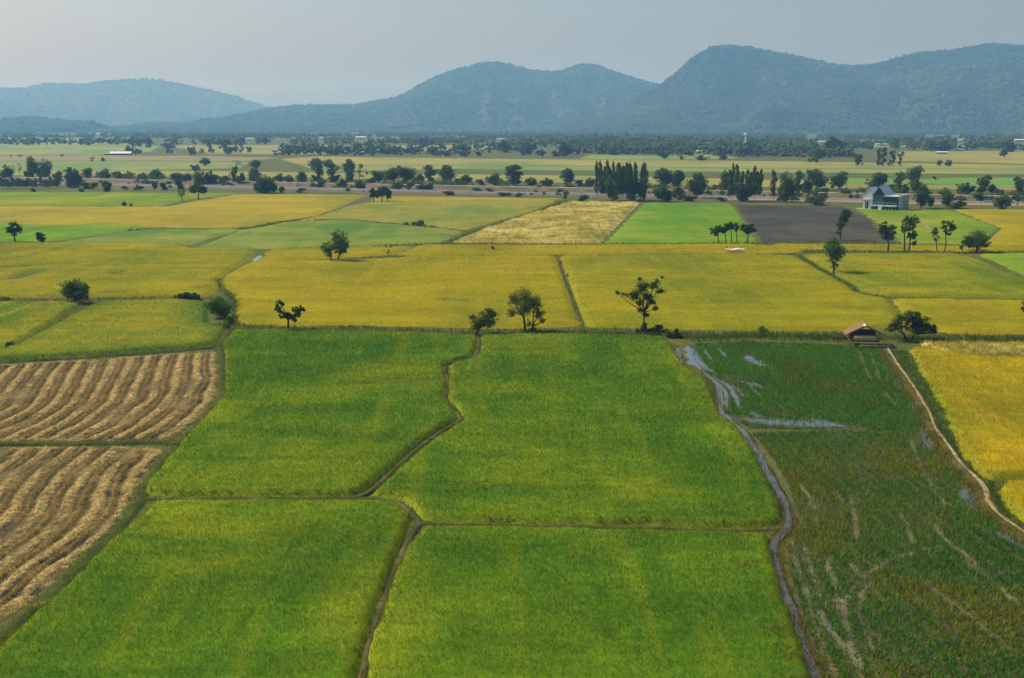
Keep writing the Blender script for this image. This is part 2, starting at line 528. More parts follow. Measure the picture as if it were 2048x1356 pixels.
def crown_blobs(name, C, r, rng, mat, parent, squash=0.8):
    n = len(C)
    ang = rng.uniform(0, 2 * math.pi, n)
    V = np.broadcast_to(OCT_V, (n, 6, 3)).copy()
    V += rng.normal(0, 0.22, V.shape)
    ca, sa = np.cos(ang)[:, None], np.sin(ang)[:, None]
    x = V[:, :, 0] * ca - V[:, :, 1] * sa
    y = V[:, :, 0] * sa + V[:, :, 1] * ca
    V = np.stack([x, y, V[:, :, 2] * squash], -1) * r[:, None, None] + C[:, None, :] + np.array((0, 0, 0.35)) * r[:, None, None]
    Fc = (OCT_F[None] + (np.arange(n) * 6)[:, None, None]).reshape(-1, 3)
    return link(name, mesh_np(name, V.reshape(-1, 3), Fc, True), mat, parent, kind='stuff')

m_, nt_, o_ = new_mat('hill_forest')
n1_ = noise(nt_, (0.006, 0.006, 0.006), 6, 0.65)
c_ = ramp(nt_, n1_, [(0.35, (0.030, 0.048, 0.014)), (0.55, (0.060, 0.075, 0.022)), (0.7, (0.11, 0.11, 0.04))])
n2_ = noise(nt_, (0.09, 0.09, 0.09), 4, 0.7)
c_ = mix(nt_, c_, ramp(nt_, n2_, [(0.3, 0.5), (0.7, 1.5)]), 1.0, 'MULTIPLY')
principled(nt_, o_, c_, 1.0, 0.05, n2_, 1.0, 8.0)
M['hill'] = m_
m_, nt_, o_ = new_mat('forest_leaf')
n1_ = noise(nt_, (0.0045, 0.0045, 0.008), 5, 0.6)
c_ = ramp(nt_, n1_, [(0.38, (0.026, 0.044, 0.012)), (0.52, (0.050, 0.070, 0.018)), (0.66, (0.10, 0.105, 0.034))])
g_ = N(nt_, 'ShaderNodeNewGeometry')
c_ = mix(nt_, c_, ramp(nt_, g_.outputs['Random Per Island'], [(0.0, 0.85), (1.0, 1.15)]), 1.0, 'MULTIPLY')
leaf_surface(nt_, o_, c_, 0.15)
M['forest_leaf'] = m_

hills('hill_range', [(-900, 215), (-500, 180), (-250, 190), (0, 176), (50, 177), (80, 168), (120, 166), (160, 170), (200, 163), (262, 157), (330, 161), (400, 175), (450, 187), (500, 203), (545, 217), (600, 232), (700, 246), (800, 247)],
      8300, 1900, 1500, 11, 9000, M['hill'], 'long pale blue ridge fading into haze above the white-roofed barn', 34)
hills('hill_range', [(330, 247), (430, 241), (500, 228), (555, 216), (600, 212), (640, 211), (700, 212), (740, 205), (800, 197), (825, 178), (850, 163), (900, 143), (950, 132), (975, 126), (990, 123), (1008, 126), (1030, 138), (1060, 141), (1100, 147), (1130, 147), (1150, 131), (1165, 125), (1190, 130), (1240, 150), (1310, 168), (1400, 190), (1550, 215), (1750, 246), (1800, 247)],
      6000, 1600, 1300, 23, 26000, M['hill'], 'blue hill with two small peaks rising from a low spur', 26)
hills('hill_range', [(1120, 247), (1200, 235), (1260, 208), (1310, 180), (1350, 150), (1390, 113), (1412, 97), (1450, 92), (1480, 93), (1530, 103), (1640, 126), (1690, 137), (1750, 132), (1800, 118), (1850, 105), (1900, 107), (1940, 97), (1990, 90), (2048, 94), (2150, 105), (2300, 150), (2500, 215), (2600, 246)],
      4900, 1250, 1300, 37, 42000, M['hill'], 'largest forested hill with a steep shoulder and long sagging crest', 24)
hills('hill_range', [(-500, 225), (-250, 240), (-60, 243), (0, 240), (40, 235), (75, 236), (110, 241), (150, 246), (200, 247)],
      4600, 500, 500, 41, 5000, M['hill'], 'low dark wooded knoll at the foot of the pale ridge', 20)

# ------------------------------------------------------------------ crop fields
def grid_field(poly, step, wedge, H, seed, rag=0.35, amp=0.10, grooves=()):
    lo, hi = poly.min(0) - step, poly.max(0) + step
    xs = np.arange(lo[0], hi[0] + step, step); ys = np.arange(lo[1], hi[1] + step, step)
    X, Y = np.meshgrid(xs, ys)
    P = np.stack([X.ravel(), Y.ravel()], 1)
    sd = poly_sd(P, poly) + (fbm(P[:, 0] / 1.7, P[:, 1] / 1.7, seed, 3) - 0.5) * rag
    return P, sd, X.shape

def height(P, sd, wedge, H, seed, amp, grooves, noise_sc=2.2):
    k = sstep(0, wedge, sd)
    z = H * k - 0.10 * (1 - k)
    z = z + (fbm(P[:, 0] / noise_sc, P[:, 1] / noise_sc, seed + 7, 4) - 0.5) * 2 * amp * k
    for ln, w, d in grooves:
        z = z - d * np.exp(-(line_d(P, ln) / w) ** 2) * k
    return z

def cells(sd, shape, thr):
    nv, nu = shape
    idx = np.arange(nv * nu).reshape(nv, nu)
    Fc = np.stack([idx[:-1, :-1], idx[:-1, 1:], idx[1:, 1:], idx[1:, :-1]], -1).reshape(-1, 4)
    keep = (sd[Fc] > thr).any(1)
    Fc = Fc[keep]
    used = np.unique(Fc)
    remap = np.full(nv * nu, -1); remap[used] = np.arange(len(used))
    return used, remap[Fc]

def blades(P, z, h, w, rng, lean=0.45, edge=None):
    """one three-cornered blade per point"""
    n = len(P)
    a = rng.uniform(0, 2 * math.pi, n)
    b = rng.uniform(0, 2 * math.pi, n)
    wx, wy = np.cos(a) * w * 0.5, np.sin(a) * w * 0.5
    l = h * lean * rng.random(n)
    V = np.empty((n, 3, 3))
    V[:, 0] = np.stack([P[:, 0] - wx, P[:, 1] - wy, z], 1)
    V[:, 1] = np.stack([P[:, 0] + wx, P[:, 1] + wy, z], 1)
    V[:, 2] = np.stack([P[:, 0] + np.cos(b) * l, P[:, 1] + np.sin(b) * l, z + h * rng.uniform(0.6, 1.15, n)], 1)
    m = mesh_np('blades', V.reshape(-1, 3), np.arange(3 * n).reshape(-1, 3))
    if edge is not None:
        attr(m, 'edge', np.repeat(edge, 3))
    return m

FIELDS = 0
def crop(px_poly, mat, bmat, label, H=0.5, step=0.4, wedge=0.5, dens=0, bh=0.32, bw=0.05, grooves=(), amp=0.10, fringe=1.2, fr_amt=0.5, rag=0.4, grow=0.0, name='rice_crop', cat='rice field', nsc=2.2, ref=100.0):
    global FIELDS
    FIELDS += 1
    seed = FIELDS * 13
    rng = np.random.default_rng(seed)
    poly = gps(px_poly)
    gr = [(resample(gps(l), 1.0), w, d) for l, w, d in grooves]
    P, sd, shp = grid_field(poly, step, wedge, H, seed, rag)
    sd = sd + grow
    used, Fc = cells(sd, shp, -step * 0.2)
    P, sd = P[used], sd[used]
    z = height(P, sd, wedge, H, seed, amp, gr, nsc)
    m = mesh_np(name, np.column_stack([P, z]), Fc, True)
    if gr:
        lg = np.zeros(len(P))
        for ln, w, d in gr: lg = np.maximum(lg, np.exp(-(line_d(P, ln) / (w * 0.9)) ** 2) * min(1, d * 1.6))
        attr(m, 'lodge', lg * (0.3 + 0.7 * sstep(0.3, 0.6, fbm(P[:, 0] / 1.3, P[:, 1] / 2.5, seed + 61, 3))))
    fn = fbm(P[:, 0] / 3.0, P[:, 1] / 3.0, seed + 3, 3)
    attr(m, 'edge', np.clip(1 - sd / (fringe * (0.4 + 1.2 * fn)), 0, 1) * fr_amt)
    o = link(name, m, mat, kind='stuff', label=label, cat=cat)
    if dens:
        lo, hi = poly.min(0), poly.max(0)
        n = int((hi[0] - lo[0]) * (hi[1] - lo[1]) * dens)
        B = rng.uniform(lo, hi, (n, 2))
        D = B[:, 1]
        B = B[rng.random(n) < np.clip((ref / D) ** 1.6, 0, 1)]
        # drop what lies outside the frame by a wide margin
        B = B[(np.abs(B[:, 0]) < B[:, 1] * 0.50 + 4) & (B[:, 1] > 58)]
        s = poly_sd(B, poly) + (fbm(B[:, 0] / 1.7, B[:, 1] / 1.7, seed, 3) - 0.5) * rag + grow
        k = s > 0.08
        B, s = B[k], s[k]
        for ln, w, d in gr:
            if d > 0.3:
                kk = rng.random(len(B)) > 0.9 * np.exp(-(line_d(B, ln) / w) ** 2)
                B, s = B[kk], s[kk]
        zb = height(B, s, wedge, H, seed, amp, gr, nsc)
        sc = np.clip(B[:, 1] / ref, 0.8, 2.2)
        bl = blades(B, zb - 0.06, bh * (0.8 + 0.2 * sc), bw * sc, rng, 0.8,
                    np.clip(1 - s / (fringe * (0.4 + 1.2 * fbm(B[:, 0] / 3.0, B[:, 1] / 3.0, seed + 3, 3))), 0, 1) * fr_amt)
        link('rice_blades', bl, bmat, o, kind='stuff')
    return o

GREEN = dict(mat=M['green'], bmat=M['green_b'], H=0.5, step=0.36, dens=95, wedge=0.45, ref=72.0, grow=0.22, bh=0.28, bw=0.046, amp=0.06)
crop([(318, 1010), (240, 1075), (150, 1165), (95, 1215), (40, 1265), (0, 1300), (-120, 1410), (-200, 1520), (690, 1520), (708, 1356), (730, 1270), (755, 1200), (786, 1120), (810, 1060), (818, 1035), (797, 1015), (760, 1010), (700, 1008), (500, 1008), (380, 1008)],
     label='dense green rice field beside the lower stubble strips, crossed by one faint furrow',
     grooves=[([(608, 1085), (560, 1160), (520, 1225), (480, 1285)], 0.22, 0.16), ([(230, 1110), (180, 1180), (140, 1240)], 0.22, 0.1)], **GREEN)
crop([(447, 690), (455, 715), (452, 745), (450, 790), (425, 825), (380, 870), (340, 920), (300, 965), (290, 989), (350, 992), (500, 991), (700, 992), (735, 977), (780, 936), (830, 890), (880, 857), (912, 838), (903, 820), (886, 800), (891, 765), (882, 735), (898, 726), (938, 716), (948, 698), (952, 676), (800, 669), (600, 664), (470, 664)],
     label='green rice field between the upper stubble field and the winding bund',
     grooves=[([(700, 930), (760, 890), (840, 830)], 0.3, 0.15), ([(690, 945), (750, 905), (830, 850)], 0.3, 0.15), ([(560, 760), (540, 800), (520, 850)], 0.4, 0.12)], **GREEN)
crop([(964, 676), (963, 705), (951, 722), (903, 732), (900, 760), (897, 795), (915, 813), (929, 833), (922, 851), (884, 875), (834, 911), (784, 958), (752, 990), (804, 998), (832, 1016), (849, 1040), (900, 1044), (1100, 1047), (1300, 1049), (1480, 1055), (1540, 1052), (1560, 1042), (1555, 1010), (1530, 960), (1500, 900), (1470, 855), (1437, 832), (1425, 800), (1410, 765), (1370, 738), (1345, 705), (1330, 680), (1200, 674), (1050, 673)],
     label='broadest green rice field, bounded by the winding bund and the water channel',
     grooves=[([(1235, 830), (1236, 838)], 0.5, 0.3)], **GREEN)
crop([(850, 1063), (819, 1094), (794, 1150), (769, 1220), (749, 1290), (734, 1356), (712, 1520), (1665, 1520), (1618, 1356), (1583, 1260), (1553, 1170), (1535, 1095), (1530, 1076), (1450, 1073), (1200, 1067), (1000, 1063)],
     label='green rice field with a ripening yellow margin along the water channel',
     grooves=[([(1215, 1190), (1216, 1200)], 0.5, 0.3), ([(1230, 1275), (1231, 1285)], 0.5, 0.3)], **GREEN)

# left middle
LIME = dict(mat=M['lime'], bmat=M['lime_b'], step=0.6, dens=16, wedge=0.7, ref=150.0, bh=0.28, bw=0.07)
crop([(-250, 604), (100, 607), (170, 607), (126, 635), (75, 667), (14, 702), (-250, 800)], label='small lime green rice plot cut off by the diagonal footpath', **LIME)
crop([(196, 606), (350, 601), (414, 606), (417, 625), (416, 645), (432, 655), (455, 658), (452, 668), (436, 686), (400, 694), (300, 702), (200, 709), (100, 717), (0, 721), (-250, 745), (-60, 722), (36, 690), (94, 658), (143, 632)], label='lime green rice plot between the straw stubble and the diagonal footpath', fringe=4.0, fr_amt=0.8, **LIME)
MID = dict(step=1.0, dens=9, wedge=1.0, ref=220.0, bh=0.26, bw=0.08, amp=0.06)
lodge = [([(20, 560), (60, 548), (75, 543)], 2.2, 0.6), ([(0, 537), (60, 535)], 1.6, 0.55), ([(195, 563), (225, 561)], 1.6, 0.55), ([(228, 549), (242, 543)], 1.4, 0.55), ([(215, 588), (258, 586)], 1.4, 0.55), ([(210, 533), (300, 530), (400, 528)], 1.4, 0.35), ([(400, 578), (418, 574)], 1.2, 0.5), ([(0, 525), (80, 508), (140, 493)], 1.2, 0.4), ([(120, 500), (300, 505)], 1.2, 0.3)]
crop([(-400, 487), (150, 488), (362, 489), (385, 499), (512, 502), (502, 519), (468, 538), (434, 561), (442, 577), (415, 596), (200, 594), (0, 597), (-400, 603)], mat=M['yellowgreen'], bmat=M['yellowgreen_b'],
     label='yellow-green rice field with dark trampled patches behind the round bush', grooves=lodge, **MID)
crop([(537, 520), (640, 524), (790, 519), (812, 514), (1111, 514), (1121, 540), (1136, 580), (1151, 620), (1164, 653), (1050, 658), (900, 655), (700, 651), (575, 653), (490, 649), (466, 640), (474, 610), (466, 590), (446, 578), (437, 563), (470, 540), (505, 524)], mat=M['yellow'], bmat=M['yellow_b'],
     label='wide ripe yellow rice field behind the black-green tree, ending at the straight ditch', grooves=[([(885, 602), (905, 603), (925, 604)], 1.3, 0.6), ([(1078, 554), (1090, 554)], 1.4, 0.6), ([(590, 545), (588, 550)], 0.5, 0.4), ([(1080, 581), (1100, 580)], 0.6, 0.3), ([(1112, 649), (1130, 651)], 0.7, 0.3)], **MID)
crop([(1118, 514), (1530, 512), (1592, 514), (1640, 541), (1697, 572), (1712, 587), (1778, 601), (1800, 622), (1798, 652), (1740, 662), (1690, 663), (1500, 662), (1300, 658), (1174, 655), (1159, 620), (1144, 580), (1129, 545)], mat=M['yellowgreen'], bmat=M['yellowgreen_b'],
     label='streaky yellow-green rice field between the straight ditch and the hut', grooves=[([(1490, 542), (1560, 540)], 2.0, 0.2), ([(1660, 618), (1720, 620)], 2.0, 0.2)], **MID)
crop([(1603, 512), (1760, 509), (1900, 508), (1942, 514), (1988, 533), (2048, 558), (2400, 700), (2400, 604), (1780, 594), (1722, 584), (1702, 566), (1660, 546)], mat=M['lime'], bmat=M['lime_b'],
     label='greenish yellow rice field around the lone pear-shaped tree', **MID)
crop([(1783, 600), (2048, 604), (2400, 608), (2400, 672), (1900, 668), (1885, 664), (1795, 658), (1802, 625)], mat=M['yellow'], bmat=M['yellow_b'],
     label='narrow yellow rice plot behind the broad tree by the hut', **MID)
crop([(1952, 509), (2400, 500), (2400, 690), (2048, 552), (1998, 528)], mat=M['bright'], bmat=None, label='bright green corner field beyond the round tree', H=0.4, step=1.5, wedge=1.5)
STRIP = dict(step=1.3, dens=5, wedge=1.2, ref=260.0, bh=0.28, bw=0.10, amp=0.06)
crop([(838, 492), (1110, 492), (1500, 490), (1520, 492), (1640, 498), (1600, 505), (1530, 508), (1110, 510), (800, 511), (796, 509)], mat=M['yellow'], bmat=M['yellow_b'], label='long thin strip of yellow rice in front of the bright green field', **STRIP)
crop([(540, 500), (700, 499), (828, 494), (788, 510), (640, 519), (520, 519)], mat=M['yellow'], bmat=M['yellow_b'], label='short yellow rice strip behind the twin-stemmed tree', **STRIP)
crop([(1528, 489), (1700, 491), (2048, 496), (2400, 498), (2400, 501), (1950, 504), (1650, 499)], mat=M['yellow'], bmat=M['yellow_b'], label='narrow yellow rice strip behind the row of slim trees', **STRIP)
# right foreground gold
crop([(1818, 700), (1848, 760), (1880, 815), (1905, 872), (1925, 915), (1962, 955), (1985, 962), (2048, 957), (2400, 930), (2400, 700), (2048, 694), (1870, 690)], mat=M['gold'], bmat=M['gold_b'],
     label='large golden ripe rice field beside the pale footpath', step=0.5, dens=28, wedge=0.6, ref=100.0, fringe=2.2, fr_amt=0.75, amp=0.14,
     grooves=[([(1855, 765), (1870, 775)], 1.0, 0.3), ([(1880, 828), (1925, 838)], 0.8, 0.25), ([(1860, 700), (1940, 712), (2048, 716)], 1.5, 0.3)])
crop([(2003, 968), (1996, 985), (2010, 1015), (2048, 1050), (2400, 1300), (2400, 945), (2048, 966)], mat=M['gold'], bmat=M['gold_b'], label='small golden rice corner beside the end of the footpath', step=0.5, dens=28, wedge=0.6, ref=100.0, fringe=1.8, fr_amt=0.6)
crop([(1838, 689), (1900, 691), (2048, 692), (2400, 694), (2400, 722), (2048, 716), (1960, 716), (1880, 709)], mat=M['lodged'], bmat=M['lodged_b'], label='tangled flattened straw-coloured rice at the top of the golden field', H=0.55, step=0.45, dens=22, wedge=0.6, ref=140.0, amp=0.42, nsc=1.6, bh=0.5, bw=0.09)
# farther side, before the road
FAR = dict(bmat=None, H=0.4, step=2.0, wedge=1.6, amp=0.12, nsc=5.0)
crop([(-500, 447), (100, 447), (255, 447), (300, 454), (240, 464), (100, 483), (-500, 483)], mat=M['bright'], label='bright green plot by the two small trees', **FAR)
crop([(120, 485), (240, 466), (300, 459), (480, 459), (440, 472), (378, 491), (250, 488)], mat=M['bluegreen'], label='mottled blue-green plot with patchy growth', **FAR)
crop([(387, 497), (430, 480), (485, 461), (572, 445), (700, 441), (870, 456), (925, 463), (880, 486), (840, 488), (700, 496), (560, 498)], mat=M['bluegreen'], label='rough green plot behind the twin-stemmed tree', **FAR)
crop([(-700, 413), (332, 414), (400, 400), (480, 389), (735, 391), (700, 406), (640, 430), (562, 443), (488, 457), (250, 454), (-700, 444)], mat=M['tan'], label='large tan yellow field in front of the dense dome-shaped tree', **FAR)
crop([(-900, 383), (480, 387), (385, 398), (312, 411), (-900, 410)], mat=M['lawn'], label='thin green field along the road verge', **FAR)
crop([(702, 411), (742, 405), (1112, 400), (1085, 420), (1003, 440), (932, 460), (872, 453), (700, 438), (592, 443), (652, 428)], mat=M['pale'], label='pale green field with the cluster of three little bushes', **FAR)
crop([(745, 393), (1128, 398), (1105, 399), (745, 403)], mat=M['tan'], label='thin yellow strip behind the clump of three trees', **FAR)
rs_ = np.random.default_rng(5)
lod = []
for k_ in range(70):
    t_ = rs_.random(); y_ = 408 + 76 * rs_.random()
    xl_ = 1125 - (y_ - 404) * 2.6; xr_ = 1275 - (y_ - 404) * 0.88
    x_ = xl_ + (xr_ - xl_) * t_
    lod.append(([(x_, y_), (x_ + rs_.uniform(8, 26), y_ - rs_.uniform(-0.5, 3.0))], 1.5, 0.5))
crop([(1135, 405), (1280, 406), (1200, 487), (900, 486), (965, 460), (1052, 430)], mat=M['lodged'], bmat=M['lodged_b'], label='straw-coloured field flattened in pale swirls', H=0.7, step=1.3, wedge=1.5, amp=0.35, nsc=3.5, dens=1.5, ref=350.0, bh=0.5, bw=0.25, grooves=lod)
crop([(1288, 407), (1461, 408), (1478, 430), (1514, 486), (1208, 488)], mat=M['bright'], label='vivid green trapezoid rice field next to the ploughed soil', **FAR)
crop([(1467, 409), (1690, 413), (1738, 435), (1760, 462), (1792, 484), (1522, 485), (1492, 445)], mat=M['plough'], label='bare dark grey ploughed field beside the white house', bmat=None, H=0.1, step=2.0, wedge=1.0, amp=0.08, nsc=3.0, name='ploughed_soil', cat='ploughed field')
crop([(1706, 415), (1830, 419), (1900, 420), (1998, 455), (1958, 489), (1802, 486), (1762, 452)], mat=M['lawn'], label='green lawn in front of the white house', bmat=None, H=0.12, step=2.0, wedge=1.0, amp=0.05, name='lawn_grass', cat='lawn')
crop([(1905, 420), (2048, 420), (2600, 424), (2600, 496), (2000, 492), (1966, 489), (2003, 457), (1940, 432)], mat=M['yellow'], label='yellow field beyond the curving edge of the lawn', **FAR)

# ------------------------------------------------------------------ fields beyond the road (flat sheets)
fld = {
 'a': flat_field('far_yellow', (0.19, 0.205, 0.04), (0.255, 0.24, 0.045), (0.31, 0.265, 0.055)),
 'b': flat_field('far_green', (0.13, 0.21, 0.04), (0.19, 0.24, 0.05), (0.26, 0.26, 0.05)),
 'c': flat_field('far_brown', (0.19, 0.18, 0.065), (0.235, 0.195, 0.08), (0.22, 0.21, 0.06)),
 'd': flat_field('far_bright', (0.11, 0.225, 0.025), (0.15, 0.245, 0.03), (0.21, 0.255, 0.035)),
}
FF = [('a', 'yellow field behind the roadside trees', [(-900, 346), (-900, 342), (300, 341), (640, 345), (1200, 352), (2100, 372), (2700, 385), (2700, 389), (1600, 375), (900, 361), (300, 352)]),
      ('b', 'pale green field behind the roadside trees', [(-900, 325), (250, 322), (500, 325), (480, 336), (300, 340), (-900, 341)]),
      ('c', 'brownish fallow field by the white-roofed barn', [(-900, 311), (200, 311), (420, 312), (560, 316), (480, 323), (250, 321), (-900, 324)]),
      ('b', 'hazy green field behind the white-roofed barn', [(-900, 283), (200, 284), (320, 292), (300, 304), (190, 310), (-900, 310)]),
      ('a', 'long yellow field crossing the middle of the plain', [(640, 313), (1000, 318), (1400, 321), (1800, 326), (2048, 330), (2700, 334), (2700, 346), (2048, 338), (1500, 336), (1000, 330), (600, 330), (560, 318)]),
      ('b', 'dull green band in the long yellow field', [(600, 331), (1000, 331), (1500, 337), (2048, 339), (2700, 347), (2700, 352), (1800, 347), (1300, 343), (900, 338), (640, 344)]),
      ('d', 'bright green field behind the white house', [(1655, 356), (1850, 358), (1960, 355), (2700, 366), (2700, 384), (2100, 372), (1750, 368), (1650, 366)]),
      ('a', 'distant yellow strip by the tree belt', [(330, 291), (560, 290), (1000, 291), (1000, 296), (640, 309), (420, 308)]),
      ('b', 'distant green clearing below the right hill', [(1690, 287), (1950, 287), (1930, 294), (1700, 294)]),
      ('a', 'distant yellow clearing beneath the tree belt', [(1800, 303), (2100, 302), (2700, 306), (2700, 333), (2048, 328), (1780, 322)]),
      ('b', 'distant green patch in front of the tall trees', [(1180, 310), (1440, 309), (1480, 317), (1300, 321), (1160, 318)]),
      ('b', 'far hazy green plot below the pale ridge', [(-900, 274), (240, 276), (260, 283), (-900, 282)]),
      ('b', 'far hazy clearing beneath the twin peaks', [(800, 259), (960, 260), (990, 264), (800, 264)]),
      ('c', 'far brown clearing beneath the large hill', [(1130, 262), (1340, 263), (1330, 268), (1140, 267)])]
for i, (k, lab, poly) in enumerate(FF):
    p = gps(poly)
    m = bpy.data.meshes.new('field')
    m.from_pydata([(x, y, 0.03 + 0.012 * i) for x, y in p], [], [list(range(len(p)))])
    link('field', m, fld[k], kind='structure', label=lab, cat='field')

# ------------------------------------------------------------------ ribbons: roads, tracks, bunds, water
def ribbon(name, px_line, prof, mat, kind='structure', label=None, cat=None, step=1.0, wig=0.0, seed=0, parent=None, world=False, taper=False):
    """prof: [(offset m, z m)...] swept along the line; width may wander by wig"""
    L = resample(px_line if world else gps(px_line), step)
    d = np.gradient(L, axis=0); d /= np.hypot(d[:, 0], d[:, 1])[:, None] + 1e-9
    nrm = np.stack([-d[:, 1], d[:, 0]], 1)
    k = len(prof)
    s = np.arange(len(L)) * step
    V = []
    for j, (o, z) in enumerate(prof):
        w = 1 + wig * 2 * (fbm(s / 2.5, s * 0 + j * 7.3, seed + j, 3) - 0.5)
        c = wig * 0.6 * (fbm(s / 4.0, s * 0 + 3.3, seed + 50, 3) - 0.5) * abs(prof[0][0])
        if taper:
            w = w * np.clip(np.minimum(s, s[-1] - s) / (s[-1] * 0.3 + 1e-6), 0.05, 1)
        q = L + nrm * (o * w + c)[:, None]
        zz = z + (0 if z <= 0.01 else 1) * wig * 0.3 * (fbm(s / 1.1, s * 0 + j, seed + 90, 3) - 0.5) * min(z, 0.4)
        V.append(np.column_stack([q, np.broadcast_to(zz, len(q))]))
    V = np.stack(V, 1).reshape(-1, 3)
    idx = np.arange(len(L) * k).reshape(len(L), k)
    Fc = np.stack([idx[:-1, :-1], idx[:-1, 1:], idx[1:, 1:], idx[1:, :-1]], -1).reshape(-1, 4)
    return link(name, mesh_np(name, V, Fc, True), mat, parent, kind=kind, label=label, cat=cat)

roadL = [gp(-700, 350)[:2], gp(124, 366.8)[:2], gp(1020, 385)[:2], gp(2048, 407)[:2], gp(2700, 421)[:2]]
A_, B_ = gp(124, 367)[:2], gp(2048, 407)[:2]
dr = (B_ - A_) / np.linalg.norm(B_ - A_); nr = np.array((-dr[1], dr[0]))
def on_road(s, off): return A_ + dr * s + nr * off
def straight(off, s0=-450, s1=800): return [on_road(s0, off), on_road(s1, off)]
ribbon('road_verge', straight(4), [(-24, 0.022), (24, 0.022)], M['scrub'], label='scrubby brown ground beside the road', cat='verge', step=20, world=True)
ribbon('red_verge', straight(-10, 330, 480), [(-5, 0.026), (5, 0.026)], M['redearth'], label='bare reddish earth between the road and the house', cat='verge', step=4, world=True, wig=0.4)
ribbon('road', straight(0), [(-6.5, 0.03), (-5.2, 0.25), (5.2, 0.25), (6.5, 0.03)], M['asphalt'], label='straight grey asphalt road crossing the plain', cat='road', step=20, world=True)
ribbon('road_marking', straight(-4.4), [(-0.12, 0.256), (0.12, 0.256)], M['paint'], label='white edge line on the near side of the asphalt', cat='marking', step=20, world=True)
ribbon('road_marking', straight(4.4), [(-0.12, 0.256), (0.12, 0.256)], M['paint'], label='white edge line on the far side of the asphalt', cat='marking', step=20, world=True)
ribbon('embankment', straight(27), [(-8, 0.02), (-3.0, 1.3), (3.0, 1.3), (8, 0.02)], M['scrub'], label='low earth embankment parallel to the road', cat='embankment', step=6, world=True, wig=0.15, seed=4)
ribbon('dirt_track', straight(27), [(-1.8, 1.36), (1.8, 1.36)], M['paleroad'], label='pale dirt track along the top of the embankment', cat='track', step=8, world=True, wig=0.12, seed=8)
ribbon('dirt_track', [(310, 412), (345, 404), (372, 396)], [(-1.2, 0.03), (1.2, 0.03)], M['dirt'], label='short pale farm track beside the sparse light tree', cat='track', step=3, wig=0.3)
ribbon('garden_path', [(1752, 430), (1775, 432.5), (1800, 436), (1838, 441), (1850, 450), (1858, 460)], [(-0.5, 0.17), (0.5, 0.17)], M['dirt'], label='pale garden path bending across the lawn', cat='path', step=2, wig=0.15)

def bund(px, w, h, label, mat='bund', seed=1, name='field_bund'):
    return ribbon(name, px, [(-w, -0.02), (-w * 0.55, h * 0.85), (0, h), (w * 0.55, h * 0.85), (w, -0.02)], M[mat], kind='structure', label=label, cat='bund', step=0.5 if w < 1 else 1.0, wig=0.3, seed=seed)

BUNDS = {
 'wind': [(957, 672), (957, 702), (944, 720), (892, 730), (896, 765), (892, 798), (908, 818), (921, 838), (915, 846), (880, 866), (832, 902), (782, 948), (740, 985), (715, 997)],
 'cross_l': [(290, 999), (400, 998), (550, 998), (715, 997), (790, 1006), (825, 1026), (840, 1048)],
 'cross_r': [(840, 1048), (1000, 1052), (1200, 1056), (1480, 1062), (1545, 1060)],
 'down': [(840, 1048), (813, 1090), (788, 1150), (762, 1220), (741, 1290), (725, 1356), (700, 1500)],
 'long': [(440, 655), (575, 660), (800, 663), (960, 668), (1150, 666), (1300, 668), (1400, 674), (1550, 672), (1700, 675), (1850, 678), (2100, 681)],
 'stub_r': [(455, 662), (440, 700), (443, 760), (437, 800), (395, 850), (350, 895), (300, 950), (275, 1000), (230, 1060), (150, 1140), (80, 1205), (0, 1270), (-100, 1360)],
 'stub_m': [(-150, 890), (150, 889), (335, 886), (352, 893)],
 'stub_t': [(-200, 733), (0, 725), (200, 713), (400, 698), (440, 693)],
}
bund(BUNDS['wind'], 0.32, 0.18, 'grassy bund winding between two green fields', seed=1)
bund(BUNDS['cross_l'], 0.28, 0.14, 'grassy cross bund joining the winding bund', seed=2)
bund(BUNDS['cross_r'], 0.28, 0.14, 'straight grassy bund running to the water channel', seed=3)
bund(BUNDS['down'], 0.34, 0.16, 'grassy bund between the two lowest green fields', seed=4)
bund(BUNDS['long'], 1.0, 0.4, 'long grassy bund carrying the hut and the row of trees', 'bund_green', seed=5)
bund(BUNDS['stub_r'], 0.75, 0.22, 'grassy bund between the stubble and the green fields', 'bund_green', seed=6)
bund(BUNDS['stub_m'], 0.7, 0.3, 'grassy bund dividing the two stubble fields', 'bund_green', seed=7)
bund(BUNDS['stub_t'], 0.9, 0.3, 'dark grassy bund above the upper stubble field', 'bund_green', seed=8)
PATH = [(1775, 701), (1800, 740), (1825, 775), (1855, 825), (1870, 860), (1895, 895), (1920, 930), (1945, 955), (1970, 985), (1976, 1010), (2000, 1038), (2048, 1072), (2150, 1140)]
bund([(x - 3, y) for x, y in PATH], 0.9, 0.34, 'grassy bank under the pale footpath', seed=9)
ribbon('footpath', PATH, [(-0.17, 0.34), (0, 0.40), (0.17, 0.34)], M['dirt'], label='pale trodden footpath winding beside the golden field', cat='path', step=0.35, wig=0.95, seed=9)
bund([(1535, 1062), (1515, 1000), (1490, 930)], 0.3, 0.1, 'low earthen edge beside the channel', seed=10)

